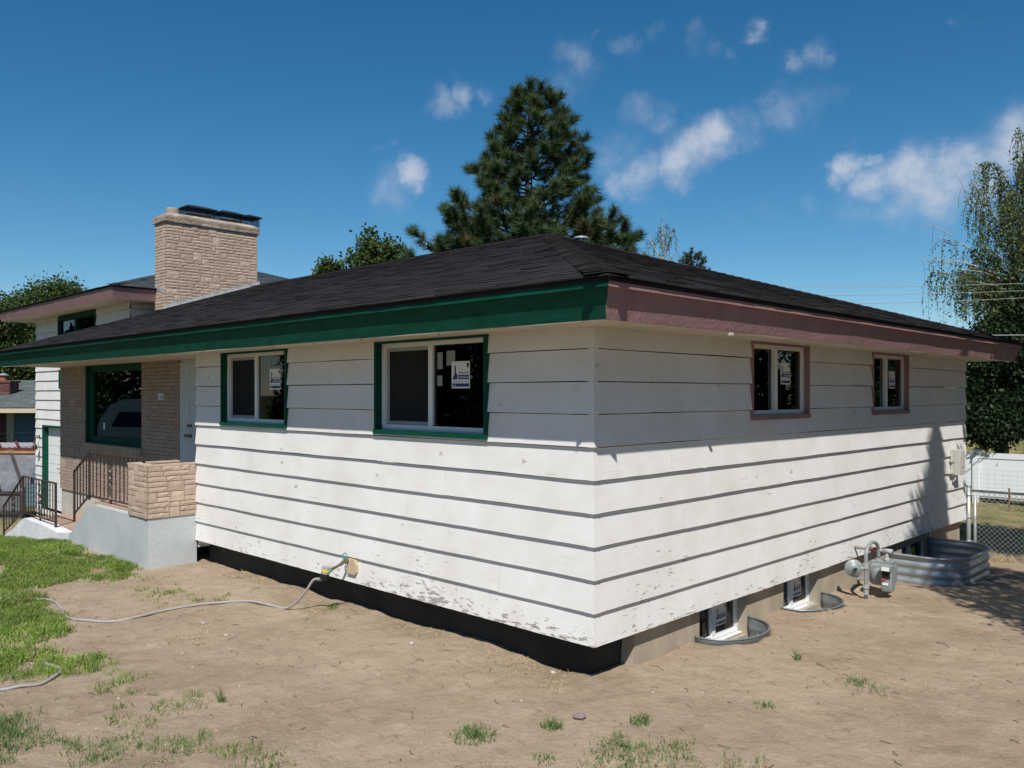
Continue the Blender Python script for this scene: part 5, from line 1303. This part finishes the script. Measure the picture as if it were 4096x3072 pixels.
# thin birch top beside the pine
def birch(label, d, lat, zb, seed, branches, strand_n, strand_l, leaf, height, W_trunk=.13, cat='tree', lean=0., extra_leaves=None, bare=()):
    p = world(lat, d, zb); o = thing('birch_tree', label, cat, None, loc=p, rotz=ROT); q = random.Random(seed); r = np.random.default_rng(seed); mb = MB()
    limb(mb, [(lean*h/height, 0, h) for h in np.linspace(0, height*.96, 12)], W_trunk, .015, 8)
    C = []; tw = MB()
    for br in branches:
        (x0,z0),(x1,z1),(x2,z2) = br[:3]; wy = br[3] if len(br) > 3 else q.uniform(-.8,.8); dens = br[4] if len(br) > 4 else 1.
        A, B, D_ = Vector((x0,0,z0)), Vector((x1,wy*.5,z1)), Vector((x2,wy,z2)); pts = [A*(1-t)**2 + B*2*t*(1-t) + D_*t*t for t in [i/9 for i in range(10)]]
        limb(mb, pts, .032 if dens > 0 else .012, .005, 6)
        L = (D_-A).length; n = int(strand_n*L*abs(dens))
        for k in range(n):
            t = q.uniform(.15, 1)**.8; i = min(8, int(t*9)); b = pts[i].lerp(pts[i+1], t*9-i)
            ln = strand_l*q.uniform(.35, 1.1); dx, dy = q.uniform(-.18,.18), q.uniform(-.3,.3); P_ = []
            for j in range(7): s = j/6; P_.append(b + Vector((dx*math.sin(s*2.2)*1.5, dy*math.sin(s*2), .05*math.sin(s*3.1) - ln*s**1.2)))
            tw.tube(P_, .004, 3, cap=False)
            if dens > 0:
                m = int(ln*26)
                for j in range(m): s = q.uniform(.05,1); i2 = min(5, int(s*6)); C.append(P_[i2].lerp(P_[i2+1], s*6-i2) + Vector((q.gauss(0,.035), q.gauss(0,.05), q.gauss(0,.03))))
    mb.build('trunk', 'white_bark', o, True); tw.build('twigs', 'bark', o)
    leaves('crown', np.array([tuple(c) for c in C]), leaf, 'birch_leaf', o, seed, .7, .8)
    return o
d = 30; g_ = lambda x, y: ((x-1432)*kD(d), zD(y, d)+1.0)
birch('sparse thin birch top between the pine and the small dark pine', d, (1432-1106)*kD(d), -1, 6,
      [(g_(1432,560), g_(1432,500), g_(1436,478)), (g_(1432,570), g_(1410,520), g_(1405,505)), (g_(1434,560), g_(1450,505), g_(1460,492)), (g_(1432,540), g_(1445,500), g_(1430,475)), (g_(1430,580), g_(1395,560), g_(1380,548)), (g_(1433,590), g_(1455,540), g_(1468,540))], 9, .7, .06, g_(0,480)[1], W_trunk=.05)
# weeping birch at the right edge
d = 21; BXD = 2225; g_ = lambda x, y: ((x-BXD)*kD(d), zD(y, d)+.6)
brs = [(g_(BXD,480), g_(2200,300), g_(2185,275), -.3, .6), (g_(BXD,500), g_(2170,330), g_(2130,345), .2), (g_(BXD,560), g_(2150,480), g_(2105,385), .1), (g_(BXD,590), g_(2120,520), g_(2095,400), -.2, .8),
       (g_(BXD,640), g_(2140,535), g_(2035,505), .3, .7), (g_(BXD,640), g_(2120,560), g_(2000,562), -.2, .5), (g_(BXD,660), g_(2140,590), g_(2010,585), .1, .8), (g_(BXD,690), g_(2150,590), g_(2050,590), -.3), (g_(BXD,700), g_(2160,600), g_(2080,600), .4),
       (g_(BXD,700), g_(2190,560), g_(2130,520), .5), (g_(BXD,640), g_(2200,470), g_(2150,430), -.5), (g_(BXD,600), g_(2210,400), g_(2175,360), .6), (g_(BXD,560), g_(2215,380), g_(2200,320), -.2), (g_(BXD,560), g_(2240,380), g_(2260,320), .4), (g_(BXD,640), g_(2250,480), g_(2300,430), .2), (g_(BXD,700), g_(2260,560), g_(2320,540), .3),
       (g_(BXD,700), g_(2180,640), g_(2130,610), .6), (g_(BXD,720), g_(2190,660), g_(2150,620), -.6), (g_(BXD,700), g_(2190,600), g_(2165,560), .9), (g_(BXD,660), g_(2190,540), g_(2160,500), -.9), (g_(2100,460), g_(2085,400), g_(2060,370), 0, -.12), (g_(2060,570), g_(2020,560), g_(1985,560), 0, -.25), (g_(2060,510), g_(2020,490), g_(1998,485), 0, -.2)]
brs += [((q_[0][0], q_[0][1]-.25), (q_[1][0]+.35, q_[1][1]-.3), (q_[2][0]+.5, q_[2][1]-.35), -.7, .8) for q_ in brs[1:12]]
birch('tall weeping birch with white limbs at the right edge', d, (BXD-1106)*kD(d), -.6, 11, brs, 18, 1.2, .062, g_(0,330)[1], W_trunk=.16)
# dark evergreen mass below the birch, overhanging the white fence
d = 20.5; b = lambda x, y, rx, rz, yy=0: ((x-2160)*kD(d), yy, zD(y, d)+.6, rx*kD(d), rx*kD(d)*.9, rz*kD(d))
leafy('leafy_tree', 'dense dark green tree hanging over the white fence behind the side eave', d, (2160-1106)*kD(d), -.6, [b(2160,760,60,60), b(2110,830,38,50), b(2150,900,50,62), b(2120,920,34,44), b(2100,880,26,60), b(2180,730,40,44), b(2185,660,36,50), b(2205,860,45,80), b(2250,800,60,90), b(2135,720,18,25)], 62000, .105, 'shade_painted_leaf', 14, clus=.26, trunk=.2)

# trees outside the frame that cast the shadows seen on the side wall and in the yard, and unseen conifers added to darken panes and block sky light
def cone_tree(label, x, y, zb, h, prof, n, size, seed, matk='dark_needles'):
    o = thing('conifer_tree', label, 'tree', 'conifers around the yard', loc=(x, y, zb)); r = np.random.default_rng(seed)
    mb = MB(); limb(mb, [(0,0,0),(0,0,h*.95)], .14, .02, 8); mb.build('trunk', 'bark', o, True)
    z = r.uniform(.03, 1, n); hp = np.array([p[0] for p in prof]); rp = np.array([p[1] for p in prof])
    R_ = np.interp((1-z)*h, hp, rp); a = r.uniform(0, 2*np.pi, n); rad = R_*r.uniform(.3, 1.0, n)**.5*(1+.13*np.sin(a*5+z*20))
    C = np.stack([np.cos(a)*rad, np.sin(a)*rad, z*h], 1); leaves('crown', C, size, matk, o, seed, .35); return o
cone_tree('tall narrow conifer beside the yard whose shadow falls on the side wall', 5.0, 2.65, -.35, 10.9, [(0,.02),(1.4,.42),(3,.85),(5,1.2),(7,1.1),(9.5,1.3),(11,1.0)], 16000, .16, 1)
leafy('leafy_tree', 'rounded tree shading the grass beyond the chain-link fence', 0, 0, 0, [(0,0,6.6,1.7,1.5,1.5),(1.4,.4,5.8,1.4,1.4,1.2),(-.6,.8,7.4,1.1,1.1,1.0)], 16000, .2, 'maple_leaf', 44, W_=(4.3, 7.7, -.5), clus=.5)
leafy('leafy_tree', 'spreading tree shading the far right of the back yard', 0, 0, 0, [(0,0,6.5,2.2,2.2,1.6),(1.8,.4,6,1.6,1.6,1.3)], 7000, .24, 'maple_leaf', 46, W_=(8.8, 10.2, -.5), clus=.5)
first = cone_tree('added unseen conifer that darkens the window reflections', -48, -10, -1.5, 13, [(0,.1),(3,1.6),(7,3),(13,4)], 24000, .5, 2)
def copy_thing(o, loc, s, lab):
    c = o.copy(); COL.objects.link(c); c.location = loc; c.scale = (s, s, s); c['label'] = lab
    for ch in o.children: k = ch.copy(); COL.objects.link(k); k.parent = c
    return c
for i, (x, y, s) in enumerate(((-46,-17,1.1),(-40,-24,.95),(-31,-28,1.05),(-21,-27,.9),(-12,-30,1.1),(-54,-3,1.2),(-2,-32,1.1),(17,13,.8),(22,21,1.),(16,24,1.),(27,12,.9),(24,4,.8),(14,19,.7),(10,32,1.1),(28,28,1.2),(11.5,3.5,.72),(12.5,7,.75),(11.5,10.5,.72),(12,14,.8),(10.5,18,.85),(15,-2,.7),(18,5,.9))):  # includes a right-hand row added to cut sky light on the side wall
    copy_thing(first, (x, y, -1.5), s, 'added unseen conifer that darkens the window reflections' if x < 0 else 'added unseen conifer darkening the panes and sky light on the right')
# camper van in the street: it shows in the picture window
cv = thing('camper_van', 'white camper van with blue-tinted side window parked in the street', 'van', loc=(-31.9, -9.3, -.75), rotz=-ROT)
prof_ = [(-2.9,.25),(-2.85,.9),(-2.55,1.7),(-2.15,2.25),(-1.6,2.5),(2.4,2.52),(2.9,2.3),(3.0,1.5),(3.0,.25)]
mb = MB(); mb.prism(prof_, 'y', -1.0, 1.0); mb.build('body', 'van_white', cv)
for y in (-1.012, 1.012):
    mb = MB(); mb.add([(-2.1,y,1.35),(-.1,y,1.30),(-.1,y,1.95),(-1.75,y,1.98)], [(0,1,2,3)]); mb.add([(.3,y,1.30),(2.3,y,1.30),(2.3,y,1.95),(.3,y,1.95)], [(0,1,2,3)]); mb.build('side_window', 'van_glass', cv)
    mb = MB(); mb.box(-2.3, 2.9, y-.004, y+.004, 2.12, 2.16); mb.box(-2.75, 2.95, y-.004, y+.004, .85, .90); mb.build('stripe', 'grey_print', cv)
    for x in (-1.9, 2.0):
        mb = MB(); mb.cyl((x, y-.08, .02), (x, y+.08, .02), .33, 20); mb.build('wheel', 'tyre', cv)

# ---------------------------------------------------------------- overhead lines
def line(label, x0, x1, yD0, yD1, d, r, sag=.25):
    a = Vector((x0*kD(d), d, zD(yD0, d))); bb = Vector((x1*kD(d), d, zD(yD1, d))); mid = world((a.x+bb.x)/2, d, a.z)
    o = MB(NB); o.tube([a.lerp(bb, t) + Vector((0,0,-sag*math.sin(math.pi*t))) for t in [i/24 for i in range(25)]], r, 5)
    q = o.build('power_line', 'wire', None, True, loc=tuple(mid)); return tag(q, label, 'power line', 'overhead lines at the right')
line('uppermost of the thin overhead lines crossing the birch', 200, 1350, 612, 603, 18.5, .0055, .12)
line('middle of the three thin overhead lines crossing the birch', 200, 1350, 634, 617, 18.5, .0055, .12)
line('lowest of the three thin overhead lines crossing the birch', 200, 1350, 656, 631, 18.5, .0055, .12)
line('thick service cable meeting the roof at the right, well below the thin lines', 900, 1400, 724, 719, 18, .011, .02)

# ---------------------------------------------------------------- grass, weeds, straw, twigs
POLY = {
'main': ([(-13.87,-1.04),(-13.62,-.65),(-10.8,-.64),(-8.77,-.69),(-6.79,-.75),(-6.57,-1.18),(-6.9,-1.7),(-6.73,-2.11),(-6.03,-2.19),(-5.05,-2.28),(-4.54,-2.29),(-4.34,-2.58),(-4.5,-2.88),(-4.62,-3.15),(-6.5,-4.5),(-14,-3.4)], 1500, .07, 0),
'mid': ([(-4.62,-3.15),(-4.11,-2.69),(-3.72,-2.37),(-3.34,-2.45),(-3.2,-2.64),(-3.15,-2.9),(-3.35,-3.25),(-3.8,-3.9),(-4.6,-4.2)], 2400, .085, 0),
'p1': ([(-3.1,-2.62),(-2.87,-2.4),(-2.54,-2.38),(-2.36,-2.56),(-2.59,-2.72)], 1400, .065, 0),
'p2': ([(-2.49,-2.41),(-2.11,-2.32),(-1.59,-2.33),(-1.5,-2.5),(-1.96,-2.56)], 1300, .07, 0),
'p3': ([(-2.44,-2.71),(-2.14,-2.62),(-1.74,-2.71),(-1.67,-2.87),(-2.02,-2.86)], 1000, .06, 0),
'p4': ([(-2.64,-3.59),(-2.41,-3.31),(-2.08,-3.26),(-1.68,-3.19),(-1.48,-3.28),(-1.57,-3.54),(-1.8,-3.9),(-2.6,-4.0)], 2000, .075, 1),
'p5': ([(-1.64,-3.2),(-1.66,-2.96),(-1.43,-2.84),(-1.27,-2.63),(-1.01,-2.73),(-1.02,-3.01),(-1.35,-3.35)], 1700, .065, 1),
'p6': ([(-.95,-2.72),(-.73,-2.46),(-.49,-2.41),(-.33,-2.68),(-.56,-2.91)], 900, .055, 0),
'b3': ([(.67,-.74),(.8,-.67),(.99,-.68),(1.08,-.39),(1.32,-.55),(1.22,-1.0),(.92,-1.29),(.8,-1.05)], 1500, .055, 1),
'b5': ([(1.41,-.37),(1.65,-.23),(1.82,-.57),(1.59,-.8)], 1100, .055, 1),
'dry4': ([(.3,.55),(.75,1.0),(1.2,.8),(.8,.3)], 90, .03, 2),
'dry5': ([(1.3,1.4),(1.5,2.2),(2.2,2.0),(1.9,1.2)], 90, .035, 2),
'dry7': ([(-2.2,-2.5),(-1.3,-1.9),(-.4,-2.3),(-1.2,-3.0)], 130, .03, 2),
'dry8': ([(-.3,-1.3),(.5,-.6),(1.4,-.2),(1.0,-1.1),(.3,-1.7)], 130, .03, 2),
'dry6': ([(-2.6,-1.6),(-1.6,-.9),(-.6,-1.1),(-1.4,-2.0)], 50, .03, 2),
'w1': ([(-5.92,-1.15),(-5.57,-.64),(-4.63,-.81),(-4.57,-1.31),(-5.25,-1.42)], 170, .06, 0),
'r1': ([(1.28,1.28),(1.36,1.81),(1.65,1.63),(1.66,1.23),(1.42,1.13)], 420, .05, 1),
'e1': ([(-6.8,-.95),(-6.6,-.64),(-5.9,-.60),(-6.1,-.9)], 120, .06, 0),
'far': ([(-10,15.6),(-10,17.2),(6,17.2),(6,15.6)], 14, .16, 3),
'wf3': ([(.3,9.0),(.3,9.8),(3,9.8),(3,9.0)], 130, .12, 3),
'dry1': ([(-4.1,-1.7),(-3.92,-1.41),(-3.35,-1.3),(-3.32,-1.68),(-3.71,-1.86)], 420, .035, 2),
'dry2': ([(-3.86,-.12),(-3.0,-.03),(-2.4,.10),(-1.5,.12),(-.3,.14),(.0,.0),(-.6,-.12),(-1.6,-.10),(-2.7,-.15),(-3.6,-.28)], 420, .045, 2),
'dry3': ([(-6.8,-.3),(-6.5,.12),(-5,.12),(-5,-.05),(-6.2,-.2)], 160, .06, 2),
}
def inpoly(x, y, P):
    c = False; j = len(P)-1
    for i in range(len(P)):
        if (P[i][1] > y) != (P[j][1] > y) and x < (P[j][0]-P[i][0])*(y-P[i][1])/(P[j][1]-P[i][1]) + P[i][0]: c = not c
        j = i
    return c
def blades(B, H, wid, r, lean=.7):
    """B roots (n,3), H heights -> bent blades of two quads + tip"""
    n = len(B); a = r.uniform(0, 2*np.pi, n); w = np.stack([np.cos(a), np.sin(a), 0*a], 1)*wid; b = r.uniform(0, 2*np.pi, n)
    l = np.stack([np.cos(b), np.sin(b), 0*b], 1)*(H*r.uniform(.1, lean, n))[:,None]; up = np.stack([0*a, 0*a, H], 1)
    m = B + up*.55 + l*.35; t = B + up*r.uniform(.8,1,n)[:,None] + l
    V = np.stack([B-w, B+w, m+w*.75, m-w*.75, t], 1).reshape(-1,3); i = np.arange(n)*5
    F = np.stack([np.stack([i,i+1,i+2],1), np.stack([i,i+2,i+3],1), np.stack([i+3,i+2,i+4],1)],1).reshape(-1,3)
    return V, F
q = random.Random(77); npr = np.random.default_rng(5); roots = {0: [], 1: [], 2: [], 3: []}
for nm, (P, dens, hgt, kind) in POLY.items():
    x0, x1 = min(p[0] for p in P), max(p[0] for p in P); y0, y1 = min(p[1] for p in P), max(p[1] for p in P)
    N_ = int((x1-x0)*(y1-y0)*dens/ (3.2 if nm != 'main' else 2.6)); 
    for _ in range(N_):
        cx, cy = q.uniform(x0-.05, x1+.05), q.uniform(y0-.05, y1+.05)
        if not inpoly(cx + .30*noise.noise(Vector((cx*2.1, cy*2.1, 11))) + q.gauss(0, .05), cy + .30*noise.noise(Vector((cx*2.1, cy*2.1, 31))) + q.gauss(0, .05), P): continue
        dn = noise.noise(Vector((cx*2.2, cy*2.2, 2)))
        if nm not in ('main',) and dn < -.25: continue
        if nm == 'main' and dn < -.42: continue
        far_ = math.hypot(cx-CAM.x, cy-CAM.y)
        for _k in range(10 if nm in ('main',) else 9):
            x, y = cx + q.gauss(0, .03), cy + q.gauss(0, .03)
            if -HW-.0 > x > -13.6 and y > -.68: continue
            (roots[2] if kind < 2 and q.random() < .10 + (.12 if dn < 0 else 0) else roots[kind]).append((x, y, ground_h(x, y)-.004, hgt*q.uniform(.4, 1.15)*(1+.5*dn), .0026 if far_ < 8 else .0042))
def tuft(cx, cy, n, rad, h):
    out = []
    for _ in range(n):
        a = q.uniform(0, 6.28); r_ = rad*q.uniform(0,1)**.8; x, y = cx+math.cos(a)*r_, cy+math.sin(a)*r_; out.append((x, y, ground_h(x, y)-.004, h*q.uniform(.4,1.2), .0034))
    return out
for kind, mk, nm in ((0, 'grass', 'grass'), (1, 'blue_grass', 'grass'), (2, 'dry_grass', 'dry_straw'), (3, 'dry_grass', 'dry_grass')):
    A = np.array(roots[kind])
    if not len(A): continue
    V = []; F = []; 
    B = A[:, :3]; H = A[:, 3]; 
    n = len(B); a = npr.uniform(0, 2*np.pi, n); wv = A[:,4]
    w = np.stack([np.cos(a)*wv, np.sin(a)*wv, 0*a], 1); bb = npr.uniform(0, 2*np.pi, n); ln = (1.1 if kind < 2 else 2.6)
    l = np.stack([np.cos(bb), np.sin(bb), 0*bb], 1)*(H*npr.uniform(.15, ln, n))[:,None]; up = np.stack([0*a, 0*a, H*(1 if kind != 2 else .6)], 1)
    m_ = B + up*.6 + l*.35; t_ = B + up*npr.uniform(.7,1.0,n)[:,None] + l
    V = np.stack([B-w, B+w, m_+w*.75, m_-w*.75, t_], 1).reshape(-1,3); i = np.arange(n)*5
    F = np.stack([np.stack([i,i+1,i+2],1), np.stack([i,i+2,i+3],1), np.stack([i+3,i+2,i+4],1)],1).reshape(-1,3)
    o = arr_mesh(nm, V, F, mk); tag(o, ('bright green lawn grass at the left of the yard', 'patchy blue-green weeds along the bottom of the yard', 'loose straw-coloured dead grass near the foundation and in the dirt', 'tall dry grass along the fences')[kind], 'grass', kind='stuff')
# separate tufts in the bare dirt
TUFTS = [(.05,-1.33,240,.16,.075,'wide blue-green grass tuft at the bottom centre of the dirt'),(.30,-.82,110,.07,.075,'small grass tuft just left of the mauve stone'),(.70,-.36,110,.085,.06,'grass tuft right of the mauve stone'),(1.16,.54,60,.08,.05,'thin low weed in the dirt below the first window well'),
 (.86,1.70,24,.03,.12,'tall thin weed sprig in the dirt in front of the gas meter'),(1.47,1.51,70,.10,.06,'sparse weed clump in the dirt at the lower right'),(-3.44,-.12,50,.07,.08,'green weed by the foundation under the hose timer'),(-4.82,-.95,40,.08,.07,'little weed beside the hose where it bends to the wall'),(-5.35,-1.05,50,.10,.07,'weed clump left of the long hose on the dirt'),
 (-1.75,-2.2,30,.035,.14,'tall upright weed spike in the lower left grass'),(.62,-1.25,60,.08,.05,'small tuft at the bottom edge between two larger ones')]
tf0 = None
for cx, cy, n, rad, h, lab in TUFTS:
    A = np.array(tuft(cx, cy, n, rad, h)); V, F = blades(A[:,:3], A[:,3], .0032, npr, 1.2)
    z = ground_h(cx, cy); V = V - np.array([cx, cy, z]); o = arr_mesh('grass_tuft', V, F, 'blue_grass' if cx > -3 else 'grass'); o.location = (cx, cy, z); tag(o, lab, 'weed', 'tufts of grass in the bare dirt')
# twigs, clods and pebbles
mb = MB(); cl = MB(); q = random.Random(41)
for _ in range(480):
    x, y = q.uniform(-6.5, 3.0), q.uniform(-3.6, 6.5)
    if x < -.1 and y > .1: continue
    if in_well(x, y, -.06) : continue
    a = q.uniform(0, 6.28) if q.random() < .4 else q.gauss(-.75, .4); L = q.uniform(.015, .10)*(2.0 if q.random() < .06 else 1); z = ground_h(x, y)+.003
    p = [Vector((x, y, z)), Vector((x+math.cos(a)*L*.5, y+math.sin(a)*L*.5, z+.004+q.uniform(0,.01))), Vector((x+math.cos(a+.3)*L, y+math.sin(a+.3)*L, z))]
    mb.tube(p, q.uniform(.0012, .0028), 4)
for _ in range(7000):
    x, y = q.uniform(-6.6, 3.2), q.uniform(-3.8, 6.5)
    if (x < -.1 and y > .1) or in_well(x, y, -.06): continue
    if noise.noise(Vector((x*1.5, y*1.5, 7))) < -.1 and q.random() < .7: continue
    s = q.uniform(.0025, .008)*(2.2 if q.random() < .03 else 1); z = ground_h(x, y)+s*.3; V = []
    for k in range(6): V.append(((x+s*q.uniform(.7,1.4)*math.cos(k*1.047)), (y+s*q.uniform(.7,1.4)*math.sin(k*1.047)), z-s*.6))
    V += [(x+q.uniform(-.3,.3)*s, y+q.uniform(-.3,.3)*s, z+s*q.uniform(.4,.8))]
    cl.cur = 0 if q.random() < .7 else 1; cl.add(V, [(k, (k+1)%6, 6) for k in range(6)])
o = mb.build('twigs', 'twig'); tag(o, 'dark twigs and dead stalks scattered over the dirt', 'twigs', kind='stuff')
mat('clod', (.20, .155, .11), .95, .3, 40); mat('pebble', (.42, .36, .29), .9, .2, 40)
o = cl.build('pebbles', ['clod', 'pebble']); tag(o, 'small clods and pebbles scattered over the dirt', 'pebbles', kind='stuff')
